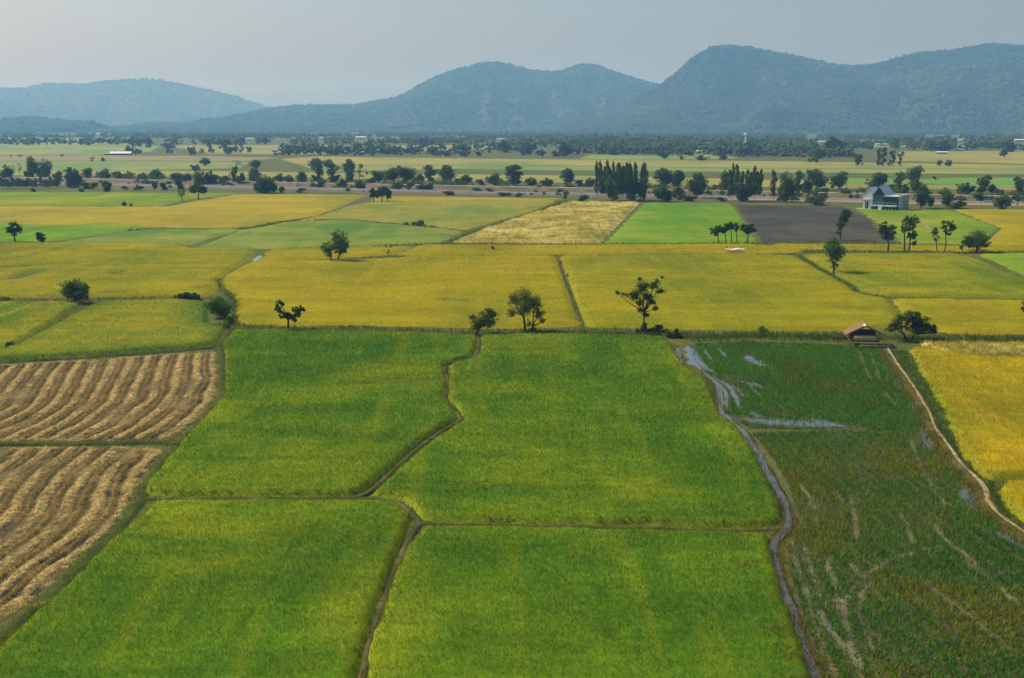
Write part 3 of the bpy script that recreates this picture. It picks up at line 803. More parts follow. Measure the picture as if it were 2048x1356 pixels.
CH = [(1440, 822), (1470, 850), (1490, 870), (1518, 915), (1545, 962), (1568, 1010), (1580, 1042), (1562, 1070), (1548, 1092), (1550, 1130), (1566, 1185), (1590, 1245), (1608, 1295), (1628, 1356), (1680, 1500)]
ribbon('channel_mud', CH, [(-0.6, -0.01), (-0.4, 0.05), (0, 0.05), (0.4, 0.05), (0.6, -0.01)], M['mud_dark'], label='dark mud lining the water channel', cat='mud', step=0.5, wig=0.5, seed=13)
ribbon('water_channel', CH, [(-0.27, 0.07), (0.27, 0.07)], M['water'], label='narrow water channel winding beside the wet paddy', cat='water', step=0.5, wig=0.9, seed=3)
def pool(px, w, label, seed, wig=0.6):
    ribbon('water', px, [(-w, 0.075), (w, 0.075)], M['water'], label=label, cat='water', step=0.4, wig=wig, seed=seed, taper=True)
pool([(1375, 692), (1388, 715), (1402, 742)], 1.15, 'broad bright pool at the corner of the upper paddy', 1)
pool([(1353, 690), (1358, 712), (1363, 738)], 0.4, 'slim pool by the head of the channel', 2)
pool([(1402, 742), (1430, 765), (1440, 795), (1442, 835)], 0.35, 'long slim pool following the channel', 3)
pool([(1425, 755), (1455, 772), (1474, 800), (1478, 818)], 0.28, 'curved slim pool inside the paddy corner', 4)
pool([(1440, 768), (1452, 790), (1455, 820)], 0.2, 'thin water streak inside the paddy corner', 5)
pool([(1492, 712), (1505, 722), (1528, 734)], 1.1, 'small pool among the rice near the top', 6)
pool([(1480, 764), (1500, 768), (1524, 776)], 0.8, 'small flat pool among the rice shoots', 7)
pool([(1480, 838), (1530, 845), (1590, 848), (1665, 852), (1700, 856)], 1.7, 'wide shallow pool between the two paddies', 8)
pool([(1550, 690), (1575, 694), (1600, 696)], 0.5, 'sliver of water below the grassy bund', 9)
pool([(1792, 752), (1797, 768), (1806, 785)], 0.43, 'small ditch pool nearest the hut', 10)
pool([(1821, 805), (1829, 818), (1834, 830)], 0.41, 'tiny ditch pool beside the footpath', 11)
pool([(1846, 855), (1854, 875), (1862, 900)], 0.61, 'ditch pool at the bend of the footpath', 12)
pool([(1932, 975), (1939, 1000), (1952, 1022)], 0.57, 'ditch pool below the bend of the footpath', 13)
pool([(1994, 1065), (2019, 1082), (2054, 1100)], 0.41, 'ditch pool near the end of the footpath', 14)
pool([(1655, 1235), (1660, 1250), (1662, 1262)], 0.15, 'thin puddle in a wheel rut', 15)
pool([(66, 1203), (78, 1194), (92, 1186)], 0.25, 'small puddle at the corner of the lower stubble', 16)
pool([(508, 524), (516, 516), (522, 511)], 0.7, 'bright bit of water in the small ditch', 17)

# ------------------------------------------------------------------ straw stubble fields
def stubble(px_poly, px_right, label, seed):
    rng = np.random.default_rng(seed)
    poly = gps(px_poly)
    right = resample(gps(px_right), 1.0)
    step = 0.2
    P, sd, shp = grid_field(poly, step, 0.3, 0, seed, 0.9)
    keep = (np.abs(P[:, 0]) < P[:, 1] * 0.47 + 2)
    sd = np.where(keep, sd, -1)
    used, Fc = cells(sd, shp, -0.05)
    P, sd = P[used], sd[used]
    def fields(P, sd):
        x, y = P[:, 0], P[:, 1]
        d = line_d(P, right) + (fbm(x / 9, y / 16, seed + 1, 3) - 0.5) * 1.8 + (fbm(x / 1.1, y / 2.2, seed + 41, 2) - 0.5) * 0.28
        per = 2.05
        ph = (d / per) % 1.0
        rid = (d / per).astype(int)
        along = fbm(y / 7 + rid * 3.7, rid * 1.7, seed + 2, 3)
        lump = fbm(x / 0.38, y / 0.55, seed + 3, 4)
        along = along + 0.35 * (fbm(x / 1.3, y / 3.0, seed + 51, 3) - 0.5)
        end = sstep(0.1, 1.3, sd)
        straw = sstep(0.06, 0.14, ph) * (1 - sstep(0.44, 0.58, ph + 0.22 * (lump - 0.5) + 0.30 * (along - 0.5)))
        straw = straw * (0.25 + 0.75 * sstep(0.32, 0.48, along + 0.5 * (lump - 0.5)))
        stub = np.exp(-((ph - 0.78) / 0.075) ** 2) * sstep(0.36, 0.52, along + 0.15)
        messy = (1 - end) * sstep(0.45, 0.55, fbm(x / 1.6, y / 0.8, seed + 4, 3))
        return straw * end + 0.8 * messy, stub * end, lump, end
    straw, stub, lump, end = fields(P, sd)
    z = 0.03 + 0.16 * straw * (0.35 + 1.1 * lump) + 0.24 * stub * (0.6 + 0.6 * lump) + 0.08 * (lump - 0.5)
    z = z + rng.normal(0, 0.045, len(z)) * (0.3 + straw + stub)
    z = np.where(sd < 0, -0.1, z * sstep(0, 0.3, sd) + 0.01)
    soilv = fbm(P[:, 0] / 2.5, P[:, 1] / 2.5, seed + 6, 4)[:, None]
    soil = np.array((0.098, 0.070, 0.020)) * (0.35 + 1.3 * soilv)
    pale = np.array((0.19, 0.135, 0.036)) * (0.6 + 0.8 * lump[:, None])
    soil = soil * (1 - 0.55 * sstep(0.4, 0.7, soilv)) + pale * 0.55 * sstep(0.4, 0.7, soilv)
    dark = np.array((0.03, 0.025, 0.018))
    wet = (sstep(0.46, 0.56, fbm(P[:, 0] / 3.5, P[:, 1] / 2.0, seed + 8, 4)) * (1 - sstep(2, 5, sd)))[:, None]
    soil = soil * (1 - wet) + dark * wet
    sc = np.array((0.41, 0.295, 0.092)) * (0.75 + 0.5 * lump[:, None])
    gc = np.array((0.26, 0.18, 0.03)) * (0.7 + 0.6 * lump[:, None])
    olive = np.array((0.15, 0.14, 0.02))
    ov = sstep(0.5, 0.65, fbm(P[:, 0] / 4, P[:, 1] / 4, seed + 11, 2))[:, None]
    gc = gc * (1 - ov) + olive * ov
    c = soil
    c = c * (1 - stub[:, None]) + gc * stub[:, None]
    c = c * (1 - np.clip(straw, 0, 1)[:, None]) + sc * np.clip(straw, 0, 1)[:, None]
    c = c * np.clip(rng.normal(1.0, 0.22, len(c)), 0.35, 1.5)[:, None]
    m = mesh_np('stubble', np.column_stack([P, z]), Fc, True)
    attr_col(m, 'col', c)
    o = link('stubble_field', m, M['stubble'], kind='stuff', label=label, cat='stubble')
    # loose straw and standing stubble
    lo, hi = P.min(0), P.max(0)
    n = int((hi[0] - lo[0]) * (hi[1] - lo[1]) * 100)
    B = rng.uniform(lo, hi, (n, 2))
    B = B[(np.abs(B[:, 0]) < B[:, 1] * 0.45 + 2)]
    s = poly_sd(B, poly); B = B[s > 0.1]; s = s[s > 0.1]
    st, sb, lp, en = fields(B, s)
    zb = 0.03 + 0.16 * st * (0.35 + 1.1 * lp) + 0.24 * sb * (0.6 + 0.6 * lp)
    r = rng.random(len(B))
    k = r < st * 0.75
    link('loose_straw', blades(B[k], zb[k] - 0.02, rng.uniform(0.06, 0.20, k.sum()), 0.075, rng, 3.0), M['straw'], o, kind='stuff')
    k = r < sb
    link('standing_stubble', blades(B[k], zb[k] - 0.08, rng.uniform(0.2, 0.35, k.sum()), 0.07, rng, 0.5), M['grass_dry'], o, kind='stuff')
    return o

stubble([(-200, 738), (0, 731), (200, 719), (400, 706), (436, 704), (442, 720), (438, 760), (436, 790), (429, 808), (386, 850), (333, 881), (200, 884), (0, 883), (-200, 884)],
        [(441, 690), (438, 720), (434, 760), (431, 790), (424, 806), (380, 848), (325, 880), (260, 930)], 'upper harvested field with rows of pale straw', 71)
stubble([(-200, 899), (0, 897), (200, 894), (338, 899), (330, 915), (297, 948), (274, 985), (269, 1012), (246, 1044), (196, 1092), (136, 1147), (66, 1208), (-2, 1252), (-200, 1360)],
        [(420, 830), (360, 870), (322, 912), (288, 948), (265, 985), (260, 1012), (238, 1042), (188, 1088), (128, 1142), (58, 1202), (-10, 1245), (-200, 1350)], 'lower harvested field with curving rows of pale straw', 83)

# ------------------------------------------------------------------ wet paddies
TRACKS = [[(1605, 1085), (1618, 1130), (1632, 1170), (1640, 1195)], [(1640, 1225), (1660, 1260), (1700, 1310), (1735, 1380)], [(1690, 1200), (1688, 1240), (1705, 1300), (1725, 1340)],
          [(1720, 1190), (1718, 1225), (1730, 1265), (1745, 1300)], [(1690, 1200), (1712, 1170), (1750, 1138), (1800, 1112), (1870, 1097), (1930, 1098)], [(1718, 1225), (1722, 1190), (1745, 1160)],
          [(1600, 970), (1620, 1000), (1635, 1040)], [(1700, 990), (1708, 1030), (1712, 1080)], [(1672, 985), (1680, 1000), (1682, 1015)], [(1800, 1030), (1818, 1060), (1822, 1085)],
          [(1870, 1050), (1890, 1080), (1930, 1110), (1975, 1155)], [(1850, 1165), (1900, 1205), (1960, 1250), (2020, 1300)], [(1930, 1125), (1980, 1160), (2020, 1200)],
          [(1700, 1130), (1722, 1155)], [(1650, 1115), (1668, 1165), (1680, 1220)], [(1820, 880), (1850, 950), (1890, 1010)], [(1580, 1075), (1600, 1150), (1630, 1250), (1670, 1356)]]
TRK = [resample(gps(t), 1.0) for t in TRACKS]
ROWS1 = [resample(gps(t), 1.0) for t in ([(1720, 705), (1735, 745), (1742, 760)], [(1740, 705), (1760, 760), (1772, 790)], [(1760, 705), (1775, 745)], [(1772, 790), (1790, 810)], [(1715, 700), (1724, 730)])]

def paddy(px_poly, label, seed, mats, dens, tracks, per, cover, bh):
    rng = np.random.default_rng(seed)
    poly = gps(px_poly)
    P, sd, shp = grid_field(poly, 0.3, 0.3, 0, seed, 0.5)
    used, Fc = cells(sd, shp, -0.05)
    P, sd = P[used], sd[used]
    def look(P, sd):
        x, y = P[:, 0], P[:, 1]
        tr = np.full(len(P), 1e9)
        for t in tracks: tr = np.minimum(tr, line_d(P, t))
        tr = tr + 0.35 * (fbm(x / 0.7, y / 1.5, seed + 2, 3) - 0.5)
        xx = x + (fbm(x / 15, y / 22, seed + 5, 2) - 0.5) * 6
        row = 0.5 + 0.5 * np.cos(2 * math.pi * xx / per)
        cov = fbm(x / 4, y / 5, seed + 3, 4)
        fine = fbm(x / 0.8, y / 0.8, seed + 4, 3)
        return tr, row, cov, fine
    tr, row, cov, fine = look(P, sd)
    t = np.exp(-(tr / 0.16) ** 2) * sstep(0.2, 0.45, fbm(P[:, 0] / 1.2, P[:, 1] / 3.0, seed + 30, 3))
    z = 0.05 + 0.07 * (fine - 0.5) - 0.04 * t
    z = np.where(sd < 0, -0.05, z)
    mud = np.array((0.066, 0.060, 0.014)) * (0.4 + 1.2 * fine[:, None])
    mud = mud * (1 - t[:, None]) + np.array((0.165, 0.142, 0.066)) * (0.6 + 0.8 * fine[:, None]) * t[:, None]
    m = mesh_np('paddy', np.column_stack([P, z]), Fc, True)
    attr_col(m, 'col', mud)
    o = link('paddy_mud', m, M['mud'], kind='structure', label=label, cat='paddy')
    lo, hi = poly.min(0), poly.max(0)
    n = int((hi[0] - lo[0]) * (hi[1] - lo[1]) * dens)
    B = rng.uniform(lo, hi, (n, 2))
    B = B[(np.abs(B[:, 0]) < B[:, 1] * 0.45 + 2) & (B[:, 1] > 60)]
    s = poly_sd(B, poly); B = B[s > 0.15]; s = s[s > 0.15]
    tr, row, cov, fine = look(B, s)
    p = (0.40 + 0.60 * row) * sstep(0.36 - cover, 0.62 - cover, cov * 0.55 + fine * 0.45) * (1 - 0.9 * np.exp(-(tr / 0.2) ** 2))
    # little grows in standing water
    for w_, ln in WET:
        p = p * (1 - 0.93 * np.exp(-(line_d(B, ln) / w_) ** 4))
    k = rng.random(len(B)) < p
    B, cov = B[k], cov[k]
    mixn = fbm(B[:, 0] / 7, B[:, 1] / 9, seed + 8, 3) + rng.normal(0, 0.12, len(B))
    cuts = np.quantile(mixn, np.cumsum([q for _, q in mats])[:-1]) if len(mats) > 1 else []
    cls = np.digitize(mixn, cuts)
    for i, (mk, _) in enumerate(mats):
        b = B[cls == i]
        if len(b):
            link('rice_shoots', blades(b, np.full(len(b), 0.03), rng.uniform(0.6, 1.2, len(b)) * bh, 0.085, rng, 0.9), M[mk], o, kind='stuff')
    return o

WET = [(1.2, resample(gps([(1375, 692), (1388, 715), (1402, 742)]), 1)), (0.5, resample(gps([(1402, 742), (1430, 765), (1440, 795), (1442, 835)]), 1)), (0.45, resample(gps([(1425, 755), (1455, 772), (1474, 800), (1478, 818)]), 1)),
       (0.35, resample(gps([(1440, 768), (1452, 790), (1455, 820)]), 1)), (1.1, resample(gps([(1492, 712), (1505, 722), (1528, 734)]), 1)), (0.8, resample(gps([(1480, 764), (1500, 768), (1524, 776)]), 1)),
       (1.6, resample(gps([(1480, 838), (1530, 845), (1590, 848), (1665, 852), (1700, 856)]), 1)), (0.5, resample(gps([(1550, 690), (1575, 694), (1600, 696)]), 1))]
WET.append((0.48, resample(gps([(1792, 752), (1797, 768), (1806, 785)]), 1)))
WET.append((0.45, resample(gps([(1821, 805), (1829, 818), (1834, 830)]), 1)))
WET.append((0.68, resample(gps([(1846, 855), (1854, 875), (1862, 900)]), 1)))
WET.append((0.63, resample(gps([(1932, 975), (1939, 1000), (1952, 1022)]), 1)))
WET.append((0.45, resample(gps([(1994, 1065), (2019, 1082), (2054, 1100)]), 1)))
for i_, (px_, w_) in enumerate((([(1408, 700), (1416, 712), (1424, 722)], 0.35), ([(1436, 698), (1446, 706), (1450, 716)], 0.4), ([(1404, 725), (1416, 738), (1430, 748)], 0.4), ([(1462, 770), (1478, 782), (1490, 796)], 0.3), ([(1500, 772), (1512, 784), (1520, 794)], 0.25), ([(1500, 826), (1520, 834), (1545, 838)], 0.5), ([(1610, 838), (1640, 842), (1660, 846)], 0.5), ([(1560, 828), (1580, 834), (1600, 838)], 0.3))):
    pool(px_, w_, ('small', 'narrow', 'short', 'slanting', 'faint', 'flat', 'shallow', 'thin')[i_] + ' puddle glinting between the young rice rows', 30 + i_)
    WET.append((w_ * 0.9, resample(gps(px_), 1)))
paddy([(1372, 690), (1500, 684), (1700, 692), (1770, 702), (1794, 745), (1818, 795), (1852, 848), (1866, 868), (1700, 860), (1500, 858), (1470, 845), (1440, 820), (1400, 745)],
      'wet upper paddy of young green rice with standing water', 101, [('paddy_green', 0.72), ('weed', 0.2), ('paddy_olive', 0.08)], 110, ROWS1, 1.25, 0.155, 0.42)
paddy([(1500, 866), (1700, 862), (1866, 870), (1906, 925), (1958, 995), (2008, 1062), (2120, 1145), (2500, 1420), (2500, 1520), (1700, 1520), (1645, 1356), (1605, 1240), (1578, 1150), (1572, 1095), (1600, 1045), (1572, 970), (1535, 905)],
      'dark lower paddy of patchy regrowth crossed by wheel tracks', 113, [('paddy_olive', 0.42), ('paddy_green', 0.44), ('weed', 0.14)], 110, TRK, 1.1, 0.165, 0.34)

# ------------------------------------------------------------------ grass along bunds and edges
def grass_strip(name, px_line, w, dens, h, bw, mats, label, seed, off=0.0, jitter=0.0, ztop=0.0, gap=0.0):
    rng = np.random.default_rng(seed)
    L = resample(gps(px_line), 0.5)
    d = np.gradient(L, axis=0); d /= np.hypot(d[:, 0], d[:, 1])[:, None] + 1e-9
    nrm = np.stack([-d[:, 1], d[:, 0]], 1)
    length = 0.5 * len(L)
    n = int(length * 2 * w * dens)
    i = rng.integers(0, len(L), n)
    o = np.clip(rng.normal(0, 0.5, n), -1, 1)
    B = L[i] + nrm[i] * (off + o * w)[:, None] + rng.uniform(-0.3, 0.3, (n, 2))
    cl = fbm(B[:, 0] / 1.6, B[:, 1] / 1.6, seed, 3)
    k = cl > gap
    B, o, cl = B[k], o[k], cl[k]
    z = ztop * np.clip(1 - np.abs(o) * 0.9, 0, 1)
    hh = h * (0.45 + 1.1 * cl) * rng.uniform(0.6, 1.2, len(B))
    cls = rng.choice(len(mats), len(B), p=[q for _, q in mats])
    root = None
    for j, (mk, _) in enumerate(mats):
        s = cls == j
        ob = link(name, blades(B[s], z[s] - 0.04, hh[s], bw, rng, 1.0), M[mk], root, kind='stuff', label=label if root is None else None, cat='grass' if root is None else None)
        root = root or ob
    return root

OG = [('grass_green', 0.5), ('grass_olive', 0.38), ('grass_dry', 0.12)]
grass_strip('bund_grass', BUNDS['wind'], 0.5, 14, 0.24, 0.07, OG, 'tufty grass on the winding bund', 1, ztop=0.2)
grass_strip('bund_grass', BUNDS['cross_l'], 0.45, 14, 0.22, 0.06, OG, 'tufty grass on the cross bund', 2, ztop=0.18)
grass_strip('bund_grass', BUNDS['cross_r'], 0.45, 14, 0.22, 0.06, OG, 'tufty grass on the bund running to the channel', 3, ztop=0.18)
grass_strip('bund_grass', BUNDS['down'], 0.5, 18, 0.24, 0.05, OG, 'tufty grass on the bund between the lowest fields', 4, ztop=0.2)
grass_strip('bund_grass', BUNDS['long'], 2.0, 7, 0.65, 0.14, OG, 'rank grass along the bund with the trees', 5, ztop=0.35)
grass_strip('bund_grass', BUNDS['stub_r'], 1.0, 46, 0.24, 0.06, [('grass_green', 0.4), ('grass_olive', 0.4), ('grass_dry', 0.2)], 'short green grass between stubble and rice', 6, ztop=0.2)
grass_strip('bund_grass', BUNDS['stub_m'], 0.9, 26, 0.3, 0.07, OG, 'grass on the bund dividing the stubble', 7, ztop=0.25)
grass_strip('bund_grass', BUNDS['stub_t'], 1.3, 16, 0.4, 0.1, OG, 'grass above the upper stubble field', 8, ztop=0.25)
grass_strip('bund_grass', [(x - 8, y) for x, y in PATH], 1.0, 46, 0.34, 0.07, [('grass_olive', 0.45), ('grass_dry', 0.35), ('grass_green', 0.2)], 'dry grass on the ditch side of the footpath', 9, off=-0.35, ztop=0.25)
grass_strip('bund_grass', [(x + 22, y + 2) for x, y in PATH], 1.5, 30, 0.4, 0.08, [('grass_green', 0.55), ('weed', 0.45)], 'fresh green grass between the footpath and the gold field', 10)
grass_strip('bund_grass', [(1380, 681), (1500, 675), (1600, 678), (1690, 680)], 2.4, 9, 0.8, 0.14, [('grass_green', 0.5), ('weed', 0.3), ('grass_olive', 0.2)], 'rank green grass beside the hut', 11, ztop=0.3)
grass_strip('bund_grass', [(1800, 682), (1900, 684), (2048, 682), (2150, 682)], 2.2, 9, 0.7, 0.14, [('grass_green', 0.5), ('grass_olive', 0.5)], 'rank grass behind the golden field', 12, ztop=0.3)
grass_strip('bund_grass', [(x - 9, y + 4) for x, y in CH[2:]], 1.0, 40, 0.35, 0.06, [('grass_dry', 0.35), ('grass_olive', 0.4), ('grass_green', 0.25)], 'ripening grass on the rice side of the channel', 13)
grass_strip('bund_grass', [(x + 15, y) for x, y in CH[5:]], 0.8, 40, 0.35, 0.06, [('grass_dry', 0.4), ('grass_olive', 0.6)], 'dry grass on the paddy side of the channel', 14, gap=0.42)
grass_strip('yellow_rice_margin', [(1480, 1090), (1500, 1150), (1520, 1220), (1560, 1300), (1590, 1380)], 2.0, 26, 0.45, 0.07, [('grass_dry', 0.6), ('grass_olive', 0.4)], 'ripe yellow patches along the edge of the lowest field', 15, ztop=0.45, gap=0.5)
grass_strip('bund_grass', [(1340, 690), (1368, 735), (1415, 770), (1432, 830)], 0.9, 18, 0.5, 0.09, [('grass_dry', 0.5), ('grass_olive', 0.5)], 'dry yellow grass at the head of the channel', 16)
grass_strip('bund_grass', [(-100, 601), (0, 600), (120, 603), (250, 598), (350, 597), (410, 600)], 2.0, 6, 0.7, 0.16, [('grass_dry', 0.5), ('grass_olive', 0.5)], 'brown grass along the bund with the round bush', 17)
grass_strip('bund_grass', [(185, 605), (110, 648), (60, 680), (0, 712)], 1.0, 9, 0.4, 0.1, [('grass_dry', 0.6), ('grass_olive', 0.4)], 'dry grass on the diagonal footpath', 18)
grass_strip('ditch_weeds', [(1114, 514), (1124, 545), (1140, 585), (1155, 625), (1168, 657)], 0.5, 14, 0.32, 0.10, [('grass_green', 0.6), ('grass_olive', 0.4)], 'green weeds filling the straight ditch', 19)
grass_strip('bund_grass', [(440, 560), (450, 580), (470, 600), (470, 640), (455, 655)], 1.4, 8, 0.7, 0.14, [('weed', 0.6), ('grass_olive', 0.4)], 'weeds beside the rounded shrub', 20)
grass_strip('bund_grass', [(1600, 512), (1650, 545), (1700, 572), (1720, 586), (1790, 596), (2048, 602), (2200, 605)], 0.9, 7, 0.5, 0.15, [('grass_green', 0.7), ('grass_olive', 0.3)], 'green grass on the bund past the pear-shaped tree', 21)
grass_strip('bund_grass', [(520, 521), (650, 523), (800, 513), (1110, 512), (1520, 510), (1600, 508)], 1.0, 6, 0.5, 0.16, [('grass_green', 0.6), ('grass_olive', 0.4)], 'grass on the bund behind the yellow fields', 22)
grass_strip('bund_grass', [(1600, 504), (1700, 504), (1850, 506), (1960, 507), (2100, 503)], 1.8, 5, 0.7, 0.2, [('grass_green', 0.6), ('grass_olive', 0.4)], 'grass under the row of slim trees', 23)
grass_strip('bund_grass', [(560, 499), (850, 489), (900, 488), (1200, 489), (1520, 487), (1800, 487)], 1.2, 5, 0.6, 0.2, [('grass_olive', 0.6), ('grass_green', 0.4)], 'grass along the far bund before the green fields', 24)
grass_strip('bund_grass', [(240, 461), (480, 458), (560, 445), (640, 441), (870, 455)], 1.4, 3.5, 0.7, 0.3, [('grass_green', 0.6), ('grass_olive', 0.4)], 'grass along the bent bund of the tan field', 25)
grass_strip('bund_grass', [(900, 486), (960, 462), (1050, 432), (1130, 404)], 1.5, 3.5, 0.7, 0.3, [('grass_olive', 0.7), ('grass_green', 0.3)], 'grass beside the flattened straw field', 26)

grass_strip('fallen_rice', [(80, 1218), (105, 1213), (132, 1213)], 0.5, 60, 0.3, 0.07, [('straw', 1.0)], 'small heap of fallen pale rice stalks by the stubble puddle', 41, ztop=0.42, gap=0.45)
grass_strip('fallen_rice', [(10, 1312), (35, 1300), (64, 1294)], 0.4, 60, 0.3, 0.07, [('straw', 1.0)], 'thin streak of fallen pale rice stalks at the field margin', 42, ztop=0.42, gap=0.45)
grass_strip('fallen_rice', [(370, 893), (385, 890), (430, 865)], 0.35, 30, 0.25, 0.07, [('straw', 1.0)], 'few fallen pale stalks where the bunds meet', 43, ztop=0.42, gap=0.5)

# ------------------------------------------------------------------ trees
def leaf_cloud(lobes, n_leaf, size, rng, clump=0.34, shell=0.55):
    """leaf quads gathered in clumps around the lobes (x,y,z,rx,ry,rz)"""
    lobes = np.array(lobes, float)
    wt = lobes[:, 3] * lobes[:, 5]; wt = wt / wt.sum()
    per = 22
    nc = max(3, n_leaf // per)
    li = rng.choice(len(lobes), nc, p=wt)
    d = rng.normal(size=(nc, 3)); d /= np.linalg.norm(d, axis=1)[:, None]
    r = shell + (1 - shell) * rng.random(nc) ** 0.6
    r[rng.random(nc) < 0.2] *= 0.5
    C = lobes[li, :3] + d * r[:, None] * lobes[li, 3:6] * 0.88
    cr = clump * lobes[li, 3:6].mean(1) * rng.uniform(0.6, 1.3, nc)
    ci = np.repeat(np.arange(nc), per)
    e = rng.normal(size=(len(ci), 3)); e /= np.linalg.norm(e, axis=1)[:, None]
    Pt = C[ci] + e * (cr[ci] * rng.random(len(ci)) ** 0.45)[:, None] * np.array((1, 1, 0.75))
    n = len(Pt)
    nrm = rng.normal(size=(n, 3)) + np.array((0, 0, 0.7)); nrm /= np.linalg.norm(nrm, axis=1)[:, None]
    a = np.cross(nrm, rng.normal(size=(n, 3))); a /= np.linalg.norm(a, axis=1)[:, None] + 1e-9
    b = np.cross(nrm, a)
    s = size * rng.uniform(0.55, 1.25, n)[:, None]
    V = np.stack([Pt - a * s * 0.5, Pt + b * s * 0.32, Pt + a * s * 0.5, Pt - b * s * 0.32], 1).reshape(-1, 3)
    return mesh_np('crown', V, np.arange(4 * n).reshape(-1, 4)), C

def trunk_mesh(lobes, C, rng, rad, stems=((0, 0),), fork=0.35, twigs=0.25):
    q = MB()
    lobes = np.array(lobes, float)
    top = lobes[:, 2].max()
    for si, (sx, sy) in enumerate(stems):
        mine = [l for i, l in enumerate(lobes) if np.argmin([abs(l[0] - a) for a, _ in stems]) == si] or list(lobes[:1])
        cen = np.mean([l[:3] for l in mine], 0)
        low = min(l[2] - l[5] for l in mine)
        zf = max(0.12 * top, min(low + 0.25 * (cen[2] - low), cen[2] * 0.7))
        base = np.array((sx, sy, -0.2))
        fk = np.array((sx + (cen[0] - sx) * fork + rng.normal(0, 0.02 * top), sy + (cen[1] - sy) * fork, zf))
        mid = (base + fk) / 2 + rng.normal(0, 0.02 * top, 3) * (1, 1, 0)
        q.tube([base, base + (0, 0, 0.35), mid, fk], [rad * 1.5, rad * 1.1, rad * 0.9, rad * 0.7], 6)
        for l in mine:
            e = np.array(l[:3]); m = (fk + e) / 2 + rng.normal(0, 0.03 * top, 3)
            q.tube([fk - (0, 0, 0.1), m, e], [rad * 0.55, rad * 0.35, rad * 0.15], 5)
    k = rng.random(len(C)) < twigs
    for c in C[k]:
        l = lobes[np.argmin(np.linalg.norm(lobes[:, :3] - c, axis=1)), :3]
        q.tube([l, (l + c) / 2 + rng.normal(0, 0.02 * top, 3), c], [rad * 0.22, rad * 0.14, rad * 0.06], 3)
    return q.mesh('trunk')

def near_tree(bx, by, lobes_px, label, mat='leaf_dark', n=1800, leaf=0.32, rad=0.14, stems=((0, 0),), name='tree', cat='tree', bark='bark', clump=0.34, shell=0.5, twigs=0.25, group=None, flat=1.0):
    """lobes given as photo pixels (x, y, rx, ry) above the base pixel"""
    rng = np.random.default_rng(int(bx * 7 + by))
    base = gp(bx, by)
    s = mpp(by)
    L = []
    for i, l in enumerate(lobes_px):
        x, y, rx = l[:3]; ry = l[3] if len(l) > 3 else rx
        L.append(((x - bx) * s, rng.uniform(-0.35, 0.35) * rx * s * (1.5 if len(lobes_px) > 2 else 0.3), (by - y) * s, rx * s, rx * s * flat, ry * s))
    root = thing(name, label, cat, base, group=group)
    cm, C = leaf_cloud(L, int(n * 1.5), leaf, rng, clump, shell)
    if n > 0:
        link('crown', cm, M[mat], root)
    st = [((a - 0) * s, b) for a, b in stems]
    link('trunk', trunk_mesh(L, C, rng, rad, st, twigs=twigs), M[bark], root)
    return root

near_tree(575, 664, [(561, 606, 9, 6), (560, 617, 10, 8), (572, 630, 12, 9), (595, 622, 13, 10), (603, 617, 9, 8), (588, 635, 13, 9), (563, 632, 7, 5)], 'small black-green tree on the bund behind the green rice', n=1500, leaf=0.33, rad=0.20)
near_tree(953, 671, [(955, 643, 15, 13), (970, 632, 17, 13), (978, 622, 12, 9), (988, 630, 11, 8), (945, 634, 9, 9), (975, 645, 18, 11), (950, 652, 14, 9), (985, 640, 13, 10)], 'leaning feathery olive tree at the head of the winding bund', mat='leaf_olive', n=4200, leaf=0.20, rad=0.20, stems=((0, 0),))
near_tree(1050, 666, [(1050, 592, 24, 20), (1030, 600, 18, 18), (1070, 605, 18, 20), (1050, 618, 26, 20), (1078, 628, 14, 15), (1025, 625, 13, 12), (1085, 640, 8, 8), (1060, 645, 6, 14)], 'tall thin-leaved olive tree with visible branches', mat='leaf_olive', n=5200, leaf=0.20, rad=0.22, shell=0.25, clump=0.42, twigs=0.9, stems=((0, 0), (9, 0.4)))
near_tree(1293, 664, [(1232, 584, 7, 4), (1250, 588, 10, 6), (1268, 592, 11, 8), (1284, 572, 12, 9), (1275, 582, 11, 8), (1292, 592, 13, 9), (1305, 570, 9, 9), (1312, 562, 6, 6), (1323, 553, 4, 4), (1318, 582, 9, 5), (1300, 603, 9, 6), (1280, 604, 9, 7), (1279, 619, 7, 5), (1290, 628, 8, 5), (1311, 616, 9, 5), (1278, 558, 4, 4)], 'open spreading tree with sparse layered foliage', n=3200, leaf=0.24, rad=0.16, clump=0.7, shell=0.2, twigs=0.15)
near_tree(1667, 548, [(1667, 492, 21, 15), (1660, 500, 18, 16), (1675, 503, 18, 14), (1667, 517, 15, 12), (1668, 530, 8, 10)], 'lone pear-shaped tree in the greenish yellow field', mat='leaf_mid', n=2600, leaf=0.36, rad=0.22)
near_tree(1820, 682, [(1818, 632, 20, 18), (1798, 645, 20, 16), (1840, 645, 20, 17), (1785, 657, 12, 13), (1856, 657, 16, 12), (1830, 655, 26, 12), (1868, 664, 6, 6)], 'broad dark spreading tree beside the thatched hut', n=3800, leaf=0.27, rad=0.20, shell=0.35, twigs=0.4, stems=((-6, 0), (2, 0)))
near_tree(153, 607, [(152, 584, 26, 22), (138, 577, 20, 18), (168, 580, 16, 20), (150, 570, 20, 14), (155, 597, 22, 12)], 'big round bush on the brown grassy bund', mat='leaf_mid', n=3600, leaf=0.30, rad=0.12, name='bush', cat='bush')
near_tree(440, 636, [(436, 612, 26, 22), (450, 618, 18, 16), (425, 607, 16, 14), (445, 628, 16, 8)], 'rounded grey-green shrub at the corner of the lime plot', mat='leaf_mid', n=3200, leaf=0.24, rad=0.1, name='shrub', cat='shrub')
